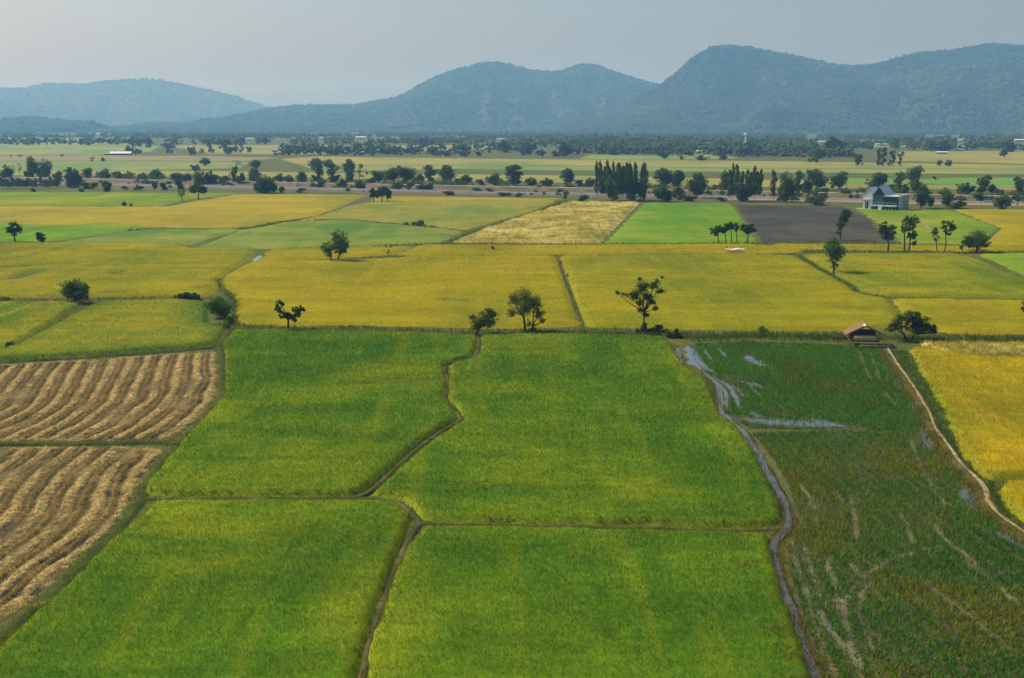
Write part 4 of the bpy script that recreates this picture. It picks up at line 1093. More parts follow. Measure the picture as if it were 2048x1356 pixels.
near_tree(375, 600, [(358, 594, 10, 7), (373, 593, 12, 8), (390, 593, 11, 8)], 'low dark bush beyond the lime plot', mat='leaf_dark', n=1200, leaf=0.34, rad=0.07, name='bush', cat='bush')
near_tree(672, 524, [(678, 472, 16, 14), (684, 485, 18, 16), (670, 490, 15, 14), (654, 495, 13, 12), (690, 497, 10, 10), (658, 506, 10, 9), (680, 503, 12, 10)], 'leafy twin-stemmed tree at the edge of the yellow field', mat='leaf_mid', n=3200, leaf=0.36, rad=0.2, stems=((-8, 0), (4, 0.5)))
near_tree(776, 517, [(770, 497, 5, 5), (780, 494, 6, 6), (776, 503, 6, 5)], 'small nearly leafless tree between two yellow strips', mat='leaf_grey', n=110, leaf=0.25, rad=0.12, twigs=1.0, bark='bark_pale')
near_tree(30, 483, [(28, 452, 12, 9), (22, 459, 9, 8), (37, 458, 9, 9), (30, 466, 9, 7)], 'small upright tree beside the bright green plot', n=1300, leaf=0.42, rad=0.22)
near_tree(82, 486, [(81, 475, 10, 10), (86, 480, 8, 7), (78, 468, 6, 5)], 'dark rounded bush near the small upright tree', n=900, leaf=0.42, rad=0.1, name='bush', cat='bush')
near_tree(22, 696, [(22, 688, 10, 7), (16, 690, 7, 5)], 'tiny green shrub at the end of the diagonal footpath', mat='leaf_fresh', n=600, leaf=0.2, rad=0.05, name='shrub', cat='shrub')
near_tree(250, 412, [(249, 408, 5, 5)], 'tiny shrub in the far tan field', n=300, leaf=0.5, rad=0.08, name='shrub', cat='shrub')
near_tree(262, 413, [(262, 410, 3, 3)], 'tiniest shrub in the far tan field', n=200, leaf=0.45, rad=0.06, name='shrub', cat='shrub')
near_tree(397, 399, [(397, 374, 15, 10), (388, 380, 10, 7), (406, 380, 10, 7), (397, 365, 9, 7)], 'dark umbrella-crowned tree on the far tan field', n=1600, leaf=0.62, rad=0.3)
near_tree(364, 403, [(364, 388, 8, 7), (360, 382, 6, 5), (369, 382, 5, 5)], 'thin pale tree beside the farm track', mat='leaf_olive', n=420, leaf=0.45, rad=0.2, bark='bark_pale', twigs=0.8)
near_tree(215, 385, [(215, 370, 10, 9), (215, 378, 8, 7)], 'dark egg-shaped tree near the road', n=1000, leaf=0.7, rad=0.25)
near_tree(530, 386, [(530, 366, 23, 17), (520, 372, 16, 13), (541, 372, 14, 13), (530, 379, 24, 8)], 'dense dome-shaped dark tree near the road', n=3400, leaf=0.7, rad=0.4)
near_tree(748, 405, [(748, 388, 11, 10), (745, 381, 7, 6)], 'lowest tree of the small clump of three, on its outer side', n=900, leaf=0.55, rad=0.25, group='clump of three field trees')
near_tree(764, 405, [(763, 384, 11, 11), (770, 378, 6, 6)], 'tallest middle tree of the small clump of three', n=1000, leaf=0.55, rad=0.25, group='clump of three field trees')
near_tree(775, 404, [(777, 388, 9, 10), (773, 380, 7, 7)], 'slimmest tree of the small clump of three', n=900, leaf=0.55, rad=0.22, group='clump of three field trees')
near_tree(812, 450, [(812, 447, 6, 4)], 'smallest of three little bushes in the pale green field', mat='leaf_mid', n=250, leaf=0.42, rad=0.05, name='bush', cat='bush')
near_tree(826, 451, [(826, 447, 5, 4)], 'middle of three little bushes in the pale green field', mat='leaf_mid', n=250, leaf=0.42, rad=0.05, name='bush', cat='bush')
near_tree(841, 453, [(841, 445, 8, 7), (836, 448, 6, 5)], 'largest of three little bushes in the pale green field', mat='leaf_mid', n=450, leaf=0.42, rad=0.05, name='bush', cat='bush')
G5 = 'slender trees by the vivid green field'
near_tree(1438, 488, [(1428, 464, 10, 9), (1436, 458, 9, 9), (1423, 457, 5, 5)], 'leaning tree at the outer end of the five before the vivid green field', n=900, leaf=0.42, rad=0.16, group=G5)
near_tree(1452, 488, [(1450, 456, 9, 9), (1445, 462, 7, 7)], 'second slender tree of the five before the vivid green field', n=700, leaf=0.42, rad=0.14, group=G5)
near_tree(1463, 488, [(1460, 452, 8, 9)], 'third slender tree of the five before the vivid green field', n=500, leaf=0.42, rad=0.13, group=G5)
near_tree(1475, 488, [(1470, 453, 7, 9), (1474, 460, 5, 6)], 'fourth slender tree of the five before the vivid green field', mat='leaf_mid', n=450, leaf=0.42, rad=0.13, group=G5)
near_tree(1494, 488, [(1488, 455, 11, 10), (1500, 457, 11, 9), (1508, 462, 5, 6), (1494, 464, 7, 6)], 'widest tree of the five, next to the ploughed soil', n=1100, leaf=0.42, rad=0.2, group=G5)
near_tree(1680, 481, [(1690, 428, 13, 9), (1686, 438, 12, 9), (1682, 450, 11, 9), (1675, 463, 9, 7)], 'tall narrow tree standing against the dark ploughed field', n=1500, leaf=0.42, rad=0.2)
near_tree(1776, 502, [(1766, 458, 14, 13), (1780, 462, 12, 14), (1773, 474, 13, 8), (1770, 447, 9, 6)], 'round-topped tree in the row of slim trees, beside the ploughed field', n=1700, leaf=0.38, rad=0.2)
near_tree(1818, 502, [(1810, 440, 13, 9), (1824, 440, 13, 10), (1816, 455, 15, 12), (1822, 470, 11, 10), (1828, 486, 8, 6), (1805, 462, 7, 8)], 'tallest dark tree in the row of slim trees below the lawn', n=2000, leaf=0.38, rad=0.2, stems=((-8, 0.5), (0, 0)))
near_tree(1874, 503, [(1866, 466, 8, 9), (1872, 476, 6, 8), (1866, 458, 6, 5)], 'slim sparse tree between the tallest and the flat-topped tree', mat='leaf_mid', n=500, leaf=0.36, rad=0.12, twigs=0.6)
near_tree(1889, 503, [(1892, 447, 13, 7), (1884, 455, 8, 6), (1900, 455, 9, 7), (1893, 464, 8, 8)], 'flat-topped slim tree beside the round tree', n=1000, leaf=0.38, rad=0.13)
near_tree(1952, 504, [(1952, 474, 22, 18), (1938, 482, 16, 13), (1968, 482, 14, 13), (1952, 488, 24, 8)], 'wide round light green tree at the end of the row', mat='leaf_mid', n=2600, leaf=0.38, rad=0.22)
near_tree(1925, 504, [(1923, 492, 6, 7), (1926, 484, 5, 6)], 'scraggly small tree next to the round tree', mat='leaf_olive', n=350, leaf=0.36, rad=0.08)
near_tree(2056, 660, [(2056, 610, 16, 14), (2062, 625, 15, 12), (2048, 618, 9, 9)], 'dark tree in the narrow yellow plot, well beyond the broad tree', n=1400, leaf=0.3, rad=0.18)
near_tree(1132, 403, [(1132, 386, 8, 7), (1131, 393, 6, 6)], 'small yellowish tree on the near side of the road', mat='leaf_olive', n=600, leaf=0.55, rad=0.15)
near_tree(1283, 668, [(1276, 662, 8, 7), (1287, 655, 8, 12), (1292, 664, 9, 6)], 'leafy thicket around the foot of the open spreading tree', mat='leaf_mid', n=1100, leaf=0.27, rad=0.06, name='bush', cat='bush')
near_tree(1312, 668, [(1305, 662, 10, 8), (1318, 657, 9, 9), (1328, 663, 9, 6)], 'dark bush beside the open spreading tree', n=1000, leaf=0.27, rad=0.06, name='bush', cat='bush')
near_tree(1345, 676, [(1338, 670, 9, 6), (1352, 664, 5, 10), (1358, 673, 12, 6)], 'black-green bush at the head of the channel', n=1000, leaf=0.27, rad=0.06, name='bush', cat='bush')
near_tree(1525, 668, [(1525, 660, 10, 7)], 'small green weed bush on the bund beside the hut', mat='leaf_fresh', n=450, leaf=0.22, rad=0.05, name='bush', cat='bush')
near_tree(705, 660, [(700, 655, 9, 6)], 'little olive weed clump beside the black-green tree', mat='leaf_olive', n=220, leaf=0.2, rad=0.04, name='bush', cat='bush')
near_tree(682, 659, [(682, 654, 7, 5)], 'low olive tuft between black-green tree and weed clump', mat='leaf_olive', n=160, leaf=0.2, rad=0.04, name='bush', cat='bush')
near_tree(1064, 667, [(1064, 660, 12, 7), (1054, 663, 8, 5)], 'vine-like undergrowth at the foot of the tall olive tree', mat='leaf_mid', n=650, leaf=0.22, rad=0.05, name='bush', cat='bush')
near_tree(458, 660, [(452, 652, 9, 6), (462, 640, 8, 10)], 'bright weeds below the rounded shrub', mat='leaf_fresh', n=700, leaf=0.22, rad=0.05, name='bush', cat='bush')
near_tree(10, 603, [(5, 598, 14, 6), (20, 599, 8, 5)], 'low brownish shrub at the end of the brown grassy bund', mat='leaf_olive', n=600, leaf=0.27, rad=0.06, name='bush', cat='bush')

# ---- middle-distance trees from a few shapes
def proto(kind, seed, n, leaf, mat):
    rng = np.random.default_rng(seed)
    if kind == 'round':
        L = [(rng.normal(0, 1.1), rng.normal(0, 1.1), rng.uniform(3.6, 8.0), rng.uniform(1.8, 2.8), rng.uniform(1.8, 2.8), rng.uniform(1.6, 2.4)) for _ in range(8)]
        L += [(0, 0, 5.8, 3.6, 3.6, 3.6), (0, 0, 5.0, 2.6, 2.6, 2.4)]
    elif kind == 'tall':
        L = [(rng.normal(0, 1.0), rng.normal(0, 1.0), z, 2.0 + rng.uniform(-0.3, 1.2), 2.4, 1.5) for z in (1.8, 3.0, 4.2, 5.4, 6.5, 7.6, 8.6)]
    elif kind == 'dense':
        L = [(rng.normal(0, 1.4), rng.normal(0, 1.4), rng.uniform(2.5, 6.8), rng.uniform(2.2, 3.2), rng.uniform(2.2, 3.2), rng.uniform(2.0, 2.8)) for _ in range(5)] + [(0, 0, 3.2, 3.8, 3.8, 3.2), (0, 0, 6.0, 3.2, 3.2, 3.6)]
    elif kind == 'euc':
        L = [(rng.normal(0, 0.30), rng.normal(0, 0.3), z, r * rng.uniform(0.85, 1.15), r, 0.8) for z, r in ((2.9, 1.3), (3.9, 1.6), (4.9, 1.7), (5.9, 1.6), (6.9, 1.4), (7.8, 1.25), (8.7, 1.05), (9.3, 0.8))]
        L = [(x * 1.8, y * 1.8, z, rx * 2.3, ry * 2.3, rz) for x, y, z, rx, ry, rz in L]
    elif kind == 'bare':
        L = [(rng.normal(0, 1.6), rng.normal(0, 1.6), rng.uniform(5, 8.3), 1.8, 1.8, 1.5) for _ in range(8)]
    elif kind == 'bush':
        L = [(rng.normal(0, 1.8), rng.normal(0, 1.8), rng.uniform(2.5, 6.5), rng.uniform(2.0, 3.2), 2.6, rng.uniform(2.0, 3.2)) for _ in range(6)]
    cm, C = leaf_cloud(L, n, leaf, rng, 0.36, 0.45)
    # normalise the crown to 8 m wide, 10 m high
    v = np.empty(len(cm.vertices) * 3, np.float32); cm.vertices.foreach_get('co', v); v = v.reshape(-1, 3)
    q = np.array((4.0 / np.percentile(np.abs(v[:, 0]), 99), 4.0 / np.percentile(np.abs(v[:, 1]), 99), 10.0 / np.percentile(v[:, 2], 99.5)))
    zb = {'bush': 0.0, 'dense': 0.1, 'round': 1.6, 'tall': 0.8, 'euc': 2.0, 'bare': 3.0}[kind]
    lo = np.percentile(v[:, 2] * q[2], 1)
    v2 = v * q
    v2[:, 2] = zb + (v2[:, 2] - lo) * (10 - zb) / (10 - lo)
    cm.vertices.foreach_set('co', v2.astype(np.float32).ravel()); cm.update()
    cm.materials.append(M[mat])
    L2 = [tuple(np.array(l[:3]) * q) + tuple(np.array(l[3:]) * q) for l in L]
    tm = trunk_mesh(L2, C * q, rng, 0.22 if kind != 'euc' else 0.16, twigs=0.9 if kind == 'bare' else 0.05)
    tm.materials.append(M['bark_pale' if kind in ('bare', 'euc') else 'bark'])
    return cm, tm

PR = {}
for k_, n_, lf_, mt_ in (('round', 3600, 0.62, 'leaf_row'), ('tall', 3000, 0.62, 'leaf_row'), ('dense', 4200, 0.66, 'leaf_row'), ('euc', 2600, 0.62, 'leaf_col'), ('bare', 420, 0.45, 'leaf_grey'), ('bush', 2600, 0.85, 'leaf_row')):
    PR[k_] = [proto(k_, 300 + 17 * i + len(k_) * 5, n_, lf_, mt_) for i in range(4 if k_ != 'bare' else 2)]
for k_, n_, lf_ in (('round', 900, 1.2), ('tall', 800, 1.2), ('dense', 1000, 1.25), ('bush', 800, 1.4), ('euc', 700, 1.3)):
    PR['far_' + k_] = [proto(k_, 500 + 17 * i + len(k_) * 5, n_, lf_, 'leaf_far') for i in range(4)]
rt = np.random.default_rng(77)

def row_tree(px, by, w, top, kind, label, group, z=0.0, name=None, y=None, cat=None):
    base = gp(px, by, z)
    s = mpp(by, z)
    cm, tm = PR[kind][rt.integers(len(PR[kind]))]
    isb = kind.endswith('bush')
    root = thing(name or ('bush' if isb else 'tree'), label, cat or ('bush' if isb else 'tree'), base, rt.uniform(0, 6.28), group)
    hm, wm = (by - top) * s, w * s
    root.scale = (wm / 8.0, wm / 8.0, hm / 10.0)
    c = bpy.data.objects.new('crown', cm); t = bpy.data.objects.new('trunk', tm)
    for o in (c, t):
        COL.objects.link(o); o.parent = root
    return root

GR = 'trees lining the road and embankment'
ROW = [
 (15, 359, 30, 331, 'dense'), (40, 352, 15, 326, 'bare'), (62, 358, 24, 336, 'bush'), (66, 357, 22, 315, 'round'), (90, 357, 30, 320, 'dense'), (116, 374, 20, 343, 'tall'), (137, 376, 22, 335, 'tall'), (150, 376, 26, 340, 'dense'),
 (176, 359, 26, 336, 'round'), (210, 359, 32, 338, 'dense'), (238, 359, 22, 343, 'bush'), (258, 360, 24, 343, 'bush'), (285, 360, 30, 346, 'bush'), (313, 360, 32, 339, 'dense'),
 (173, 378, 18, 365, 'bush'), (188, 378, 16, 365, 'bush'), (163, 385, 12, 378, 'bush'), (65, 385, 14, 377, 'bush'), (310, 380, 14, 363, 'round'), (328, 380, 14, 366, 'bush'), (280, 380, 24, 372, 'bush'), (248, 379, 16, 372, 'bush'),
 (354, 366, 24, 346, 'bush'), (375, 366, 26, 347, 'bush'), (400, 368, 26, 342, 'dense'), (420, 368, 30, 343, 'bush'), (447, 369, 22, 352, 'bush'), (470, 368, 18, 333, 'tall'), (485, 369, 20, 346, 'bush'), (475, 336, 22, 321, 'bare'), (510, 337, 24, 320, 'round'),
 (509, 364, 26, 336, 'dense'), (360, 379, 16, 358, 'bush'), (560, 364, 22, 347, 'dense'), (580, 365, 22, 350, 'bush'), (604, 365, 24, 344, 'dense'), (565, 386, 14, 373, 'bush'), (600, 385, 20, 376, 'bush'),
 (631, 338, 30, 317, 'round'), (655, 338, 20, 319, 'round'), (636, 366, 26, 328, 'tall'), (667, 366, 28, 327, 'tall'), (697, 352, 26, 319, 'round'), (700, 364, 22, 338, 'dense'), (719, 365, 32, 328, 'bare'), (640, 375, 18, 360, 'bush'), (685, 375, 18, 358, 'bush'), (718, 377, 24, 362, 'bush'), (745, 370, 22, 355, 'bush'),
 (758, 366, 30, 342, 'round'), (784, 366, 34, 336, 'round'), (814, 367, 44, 333, 'round'), (840, 369, 26, 348, 'bush'), (858, 368, 28, 331, 'tall'), (895, 369, 34, 331, 'round'), (915, 369, 18, 357, 'bush'), (933, 370, 26, 350, 'round'), (962, 371, 20, 359, 'bush'), (990, 371, 36, 347, 'dense'),
 (792, 379, 30, 364, 'bush'), (845, 380, 30, 368, 'bush'), (862, 379, 20, 366, 'bush'), (820, 379, 22, 364, 'bush'),
 (1028, 371, 36, 330, 'tall'), (1065, 370, 28, 355, 'bush'), (1094, 372, 28, 357, 'bush'), (1137, 373, 32, 337, 'round'), (1160, 372, 18, 360, 'bush'), (1178, 373, 22, 356, 'bush'),
 (980, 384, 16, 377, 'bush'), (955, 383, 18, 376, 'bush'), (1080, 380, 14, 371, 'bush'), (1118, 386, 16, 378, 'bush'), (1165, 403, 24, 390, 'bush'), (1010, 392, 30, 385, 'bush'), (1040, 393, 26, 386, 'bush'), (900, 390, 24, 382, 'bush'),
 (1262, 400, 26, 350, 'dense'), (1282, 400, 22, 355, 'dense'), (1225, 402, 30, 380, 'bush'),
 (1330, 377, 44, 337, 'round'), (1355, 378, 30, 341, 'round'), (1326, 403, 46, 369, 'dense'), (1356, 400, 30, 374, 'bush'), (1378, 402, 26, 392, 'bush'), (1392, 396, 42, 347, 'round'), (1420, 386, 18, 375, 'bush'), (1440, 403, 22, 394, 'bush'),
 (1450, 384, 24, 342, 'dense'), (1432, 378, 14, 370, 'bush'), (1485, 403, 30, 370, 'bush'), (1572, 404, 44, 346, 'dense'), (1598, 385, 20, 342, 'tall'), (1614, 385, 20, 356, 'bush'), (1632, 380, 42, 339, 'round'), (1642, 388, 40, 376, 'bush'), (1614, 391, 26, 378, 'bush'), (1630, 410, 40, 392, 'bush'), (1678, 380, 34, 344, 'round'), (1686, 392, 30, 376, 'bush'),
 (1740, 383, 18, 373, 'bush'), (1755, 383, 42, 346, 'round'), (1783, 383, 18, 369, 'bush'), (1800, 385, 28, 345, 'tall'), (1826, 368, 34, 333, 'round'), (1832, 386, 26, 357, 'round'), (1808, 386, 20, 372, 'bush'),
 (1842, 417, 32, 371, 'round'), (1861, 416, 18, 392, 'round'), (1893, 416, 34, 383, 'round'), (1922, 417, 42, 402, 'bush'), (1925, 388, 44, 366, 'bush'), (1966, 388, 30, 351, 'tall'), (1984, 388, 16, 369, 'round'), (2006, 420, 46, 391, 'bush'), (2038, 391, 26, 354, 'tall'), (1960, 402, 28, 387, 'bush'), (2035, 402, 24, 388, 'bush'), (1998, 392, 22, 378, 'bush'), (2060, 420, 26, 400, 'bush'),
]
SECT = [(150, 'beside the sapling hedge'), (340, 'behind the egg-shaped tree'), (480, 'behind the umbrella-crowned tree'), (622, 'near the dense dome-shaped tree'), (746, 'around the road bend of tiered trees'), (850, 'behind the clump of three field trees'),
        (1110, 'behind the pale green field'), (1192, 'behind the flattened straw field'), (1300, 'among the first column tree stand'), (1450, 'behind the vivid green field'), (1700, 'behind the ploughed field'), (1836, 'behind the white house'), (2400, 'on the verge past the white house')]
SECT[4] = (746, 'near the greyish bare tree')
KIND = {'round': 'round-crowned roadside tree', 'tall': 'tiered upright roadside tree', 'dense': 'roadside tree leafy to the ground', 'bare': 'greyish nearly leafless tree', 'bush': 'low roadside bush',
        'far_round': 'hazy round tree', 'far_dense': 'hazy bushy tree', 'far_bush': 'hazy low bush', 'far_tall': 'hazy upright tree', 'far_euc': 'hazy narrow tree'}
ORD = ['tallest', 'second tallest', 'third tallest', 'fourth tallest', 'fifth tallest', 'sixth tallest', 'seventh tallest', 'eighth tallest', 'ninth tallest', 'tenth tallest', 'eleventh tallest', 'twelfth tallest']
def ranked(rows, sect, kinds):
    """labels told apart by kind, neighbour and rank of real height"""
    by = {}
    for i, r in enumerate(rows):
        k = (next(t for x, t in sect if r[0] < x), r[4])
        by.setdefault(k, []).append((-(r[1] - r[3]) * mpp(r[1]), i))
    out = [None] * len(rows)
    for (t, kd), l in by.items():
        l.sort()
        for j, (_, i) in enumerate(l):
            out[i] = (kinds[kd] + ' ' + t) if len(l) == 1 else ('shortest ' if j == len(l) - 1 else ORD[j] + ' ') + kinds[kd] + ' ' + t
    return out
for r_, l_ in zip(ROW, ranked(ROW, SECT, KIND)):
    row_tree(*r_, l_, GR)
EU1 = [(1193, 323), (1200, 322), (1214, 321), (1226, 324), (1234, 328), (1239, 327), (1247, 330), (1254, 326), (1259, 325), (1270, 326), (1284, 328), (1289, 326), (1208, 334), (1220, 336), (1243, 335)]
RK1 = np.argsort(np.argsort([t - 0.01 * (400 + k % 3) for k, (_, t) in enumerate(EU1)], kind='stable'))
for i, (x, top) in enumerate(EU1):
    row_tree(x, 400 + (i % 3), 10.5 + 3.5 * ((i * 37) % 10) / 10, top, 'euc', ('', 'second ', 'third ', 'fourth ', 'fifth ', 'sixth ', 'seventh ', 'eighth ', 'ninth ', 'tenth ', 'eleventh ', 'twelfth ', 'thirteenth ', 'fourteenth ', 'fifteenth ')[RK1[i]] + 'tallest column-shaped tree in the stand behind the flattened straw field', 'tall column-shaped trees in two roadside stands')
EU2 = [(1465, 328), (1473, 330), (1483, 343), (1493, 340), (1507, 332), (1500, 345), (1520, 338), (1546, 341), (1460, 340), (1512, 342)]
RK2 = np.argsort(np.argsort([t - 0.01 * (401 + k % 3) for k, (_, t) in enumerate(EU2)], kind='stable'))
for i, (x, top) in enumerate(EU2):
    row_tree(x, 401 + (i % 3), 11 + 3.5 * ((i * 37) % 10) / 10, top, 'euc', ('', 'second ', 'third ', 'fourth ', 'fifth ', 'sixth ', 'seventh ', 'eighth ', 'ninth ', 'tenth ')[RK2[i]] + 'tallest column-shaped tree in the stand behind the ploughed field', 'tall column-shaped trees in two roadside stands')
for i in range(15):
    row_tree(4 + i * 7.6 + rt.uniform(-2, 2), 377 + rt.uniform(-0.5, 1), 11, 355 + rt.uniform(-2, 5), 'euc', 'pale green sapling in the dense hedge row below the road', 'saplings in the hedge row')
def scrub_strip(off, w, n, hmax, label, seed, s0=-430, s1=780, thr=0.5):
    rng = np.random.default_rng(seed)
    t = rng.uniform(s0, s1, n)
    k = fbm(t / 22, t * 0 + seed, seed, 3) + rng.normal(0, 0.05, n) > thr
    t = t[k]
    o = off + rng.normal(0, w, len(t))
    P = np.array([on_road(a, b) for a, b in zip(t, o)])
    hh = hmax * (0.4 + fbm(t / 9, o / 5, seed + 3, 2)) * rng.uniform(0.5, 1, len(t))
    L = [(p[0], p[1], h * 0.45, h * 0.8, h * 0.8, h * 0.55) for p, h in zip(P, hh)]
    m, _ = leaf_cloud(L, len(L) * 130, 0.62, rng, 0.5, 0.3)
    link('roadside_scrub', m, M['leaf_row'], kind='stuff', label=label, cat='scrub')
scrub_strip(14, 3, 420, 2.4, 'tangled green scrub between the road and the embankment', 3, thr=0.46)
scrub_strip(36, 3, 480, 4.4, 'thick scrub behind the embankment track', 5, thr=0.47)
scrub_strip(-12, 2.5, 260, 1.6, 'low scrub on the field side of the road', 7, thr=0.52)
GF = 'trees scattered over the far plain'
FARL = [(410, 332, 26, 316, 'far_round'), (390, 344, 22, 329, 'far_round'), (383, 312, 20, 293, 'far_round'), (403, 306, 10, 297, 'far_bush'), (336, 299, 32, 286, 'far_round'), (340, 307, 14, 297, 'far_bush'), (265, 294, 24, 274, 'far_tall'), (280, 293, 22, 276, 'far_dense'), (297, 295, 22, 275, 'far_dense'), (258, 304, 18, 290, 'far_dense'), (272, 308, 20, 297, 'far_bush'), (206, 324, 10, 315, 'far_round'), (185, 324, 10, 314, 'far_tall'), (40, 313, 10, 309, 'far_bush'), (125, 313, 8, 308, 'far_bush'), (22, 313, 6, 309, 'far_bush'),
 (420, 306, 10, 280, 'far_tall'), (450, 305, 22, 280, 'far_tall'), (458, 308, 20, 294, 'far_dense'), (472, 306, 10, 291, 'far_round'), (483, 306, 12, 288, 'far_tall'), (498, 306, 14, 294, 'far_round'), (427, 306, 10, 296, 'far_bush'),
 (585, 308, 30, 290, 'far_bush'), (610, 308, 14, 285, 'far_tall'), (660, 309, 22, 293, 'far_dense'), (715, 305, 26, 284, 'far_dense'), (738, 303, 22, 282, 'far_dense'), (763, 300, 22, 280, 'far_dense'), (790, 309, 24, 293, 'far_dense'), (744, 312, 10, 304, 'far_bush'), (827, 309, 14, 296, 'far_round'), (552, 312, 10, 304, 'far_bush'), (845, 296, 24, 275, 'far_dense'), (937, 302, 14, 291, 'far_round'),
 (870, 312, 26, 303, 'far_bush'), (895, 312, 24, 301, 'far_bush'), (925, 313, 20, 299, 'far_bush'), (955, 312, 22, 301, 'far_bush'), (980, 306, 14, 296, 'far_bush'), (1010, 305, 26, 281, 'far_dense'),
 (1328, 318, 22, 304, 'far_round'), (1365, 319, 12, 311, 'far_bush'), (1405, 321, 24, 310, 'far_bush'), (1445, 320, 18, 304, 'far_dense'), (1078, 312, 20, 300, 'far_bush'), (1115, 313, 22, 301, 'far_bush'),
 (1634, 327, 24, 298, 'far_round'), (1622, 324, 14, 317, 'far_bush'), (1715, 333, 20, 308, 'far_round'), (1756, 333, 12, 297, 'far_tall'), (1768, 333, 16, 296, 'far_tall'), (1784, 333, 18, 302, 'far_tall'), (1801, 333, 14, 304, 'far_tall'), (1879, 333, 12, 320, 'far_round'), (1896, 334, 16, 320, 'far_round'), (1869, 360, 8, 352, 'far_bush'),
 (2008, 315, 18, 297, 'far_round'), (1890, 300, 20, 285, 'far_dense'), (1665, 312, 26, 274, 'far_euc'), (1680, 312, 30, 283, 'far_dense'), (1655, 312, 26, 286, 'far_dense')]
FSEC = [(345, 'near the white-roofed barn on the plain'), (520, 'on the plain past the white-roofed barn'), (780, 'near the grey farm sheds on the plain'), (1060, 'on the plain past the dark farm shed'), (1300, 'near the dull red-roofed house'), (1480, 'on the plain past the red-roofed house'), (1730, 'near the wide brown-roofed farmhouse'), (1830, 'in the yellow field past the brown farmhouse'), (2400, 'near the white-roofed open shed')]
for f_, l_ in zip(FARL, ranked(FARL, FSEC, KIND)):
    row_tree(*f_, l_, GF)
# the belt of trees across the plain
FARB = [(1176, 306, 26), (1398, 306, 14), (1572, 313, 30), (1607, 314, 16), (1643, 286, 16), (1763, 292, 28), (1885, 308, 26), (1921, 302, 16), (1921, 282, 12), (2042, 283, 28), (1881, 266, 14), (1909, 267, 14), (722, 278, 22), (642, 277, 12), (196, 269, 10), (1000, 280, 16), (500, 279, 18), (1855, 266, 24), (1491, 285, 12), (1623, 266, 20)]
def in_front(C):
    d = C[:, 1] * CP + CAMH * SP
    px = C[:, 0] / d * F + CX
    py = HOR + CAMH * F / np.maximum(C[:, 1], 1)
    k = np.zeros(len(C), bool)
    for x, by, w in FARB:
        k |= (np.abs(px - x) < w * 0.62) & (py > by - 1) & (py < by + 16)
    return k

rb = np.random.default_rng(9)
GB = 'trees of the belt below the hills'
BELT = []
for k in range(120):
    t = rb.random()
    if t < 0.72:
        x = rb.uniform(990, 2080); by = rb.choice([rb.uniform(306, 314), rb.uniform(290, 308), rb.uniform(278, 292)], p=[0.45, 0.35, 0.20])
        if x > 1820: by = min(by, 304)
        if 1690 < x < 1860 and by > 302: by -= 12
    else:
        x = rb.uniform(-20, 1000); by = rb.choice([rb.uniform(274, 281), rb.uniform(283, 291)], p=[0.6, 0.4])
        if x < 300: by = min(by, 276)
    dist = 30 * F / (by - HOR)
    hm = rb.uniform(6, 13)
    kd = rb.choice(['far_round', 'far_dense', 'far_tall', 'far_euc'], p=[0.35, 0.40, 0.2, 0.05])
    if 1155 < x < 1260 and by < 304: kd, hm = 'far_euc', rb.uniform(13, 18)
    h = hm / (dist / F)
    w = h * rb.uniform(0.8, 1.25) if kd != 'far_euc' else h * 0.45
    if any(abs(x - a) < c * 0.5 + w * 0.4 and b - 1 < by < b + 14 for a, b, c in FARB): continue
    BELT.append((x, by, w, by - h, kd))
BSEC = [(420, 'in the belt below the pale ridge'), (800, 'in the belt near the bright white house'), (1100, 'in the belt below the twin-peaked hill'), (1300, 'in the belt behind the red-roofed house'), (1500, 'in the belt near the water tower'), (1700, 'in the belt near the thin white tower'), (1860, 'in the belt near the arched hall'), (2400, 'in the belt near the long white-roofed hall')]
for f_ in BELT:
    row_tree(*f_, KIND[f_[4]] + ' ' + next(t for x, t in BSEC if f_[0] < x), GB)

# far-off woodland that reads as one mass
def belt_mass(rows_px, label, seed):
    """undergrowth and crowns that fill the tree belt between its single trees"""
    rng = np.random.default_rng(seed)
    C = []
    for x0, x1, y0, y1, n in rows_px:
        C += [gp(a, b) for a, b in zip(rng.uniform(x0, x1, n), rng.uniform(y0, y1, n))]
    C = np.array(C)
    k = fbm(C[:, 0] / 60, C[:, 1] / 90, seed, 3) > 0.50
    C = np.repeat(C[k], 5, 0)
    C = C + rng.normal(0, 1, C.shape) * (2.6, 2.6, 0)
    C = C[~in_front(C)]
    C[:, 2] = rng.uniform(0.6, 6.5, len(C)) * (0.6 + 0.8 * fbm(C[:, 0] / 25, C[:, 1] / 40, seed + 4, 2))
    o = crown_blobs('woodland', C, rng.uniform(1.2, 2.8, len(C)), rng, M['leaf_far'], None, 0.9)
    tag(o, label, 'woodland', None, 'stuff')

def woodland(label, n, rows, seed, dens=None):
    rng = np.random.default_rng(seed)
    px = rng.uniform(-250, 2300, n); py = rng.uniform(*rows, n)
    C = np.array([gp(a, b) for a, b in zip(px, py)])
    k = fbm(C[:, 0] / 260, C[:, 1] / 420, seed, 3) + np.where(px > 1000, 0.06, -0.03) > 0.50
    C = C[k]
    # three or four lumps per tree
    C = np.repeat(C, 4, 0) + rng.normal(0, 1, (len(C) * 4, 3)) * (3.0, 3.0, 0)
    C = C[~in_front(C)]
    r = rng.uniform(1.8, 4.2, len(C))
    C[:, 2] = rng.uniform(1.0, 7.5, len(C))
    tag(crown_blobs('woodland', C, r, rng, M['leaf_far'], None, 0.9), label, 'woodland', None, 'stuff')
woodland('distant scattered woodland at the foot of the hills', 7000, (264.5, 276), 3)
woodland('hazy strip of woodland and hedges across the plain', 3600, (276, 291), 4)

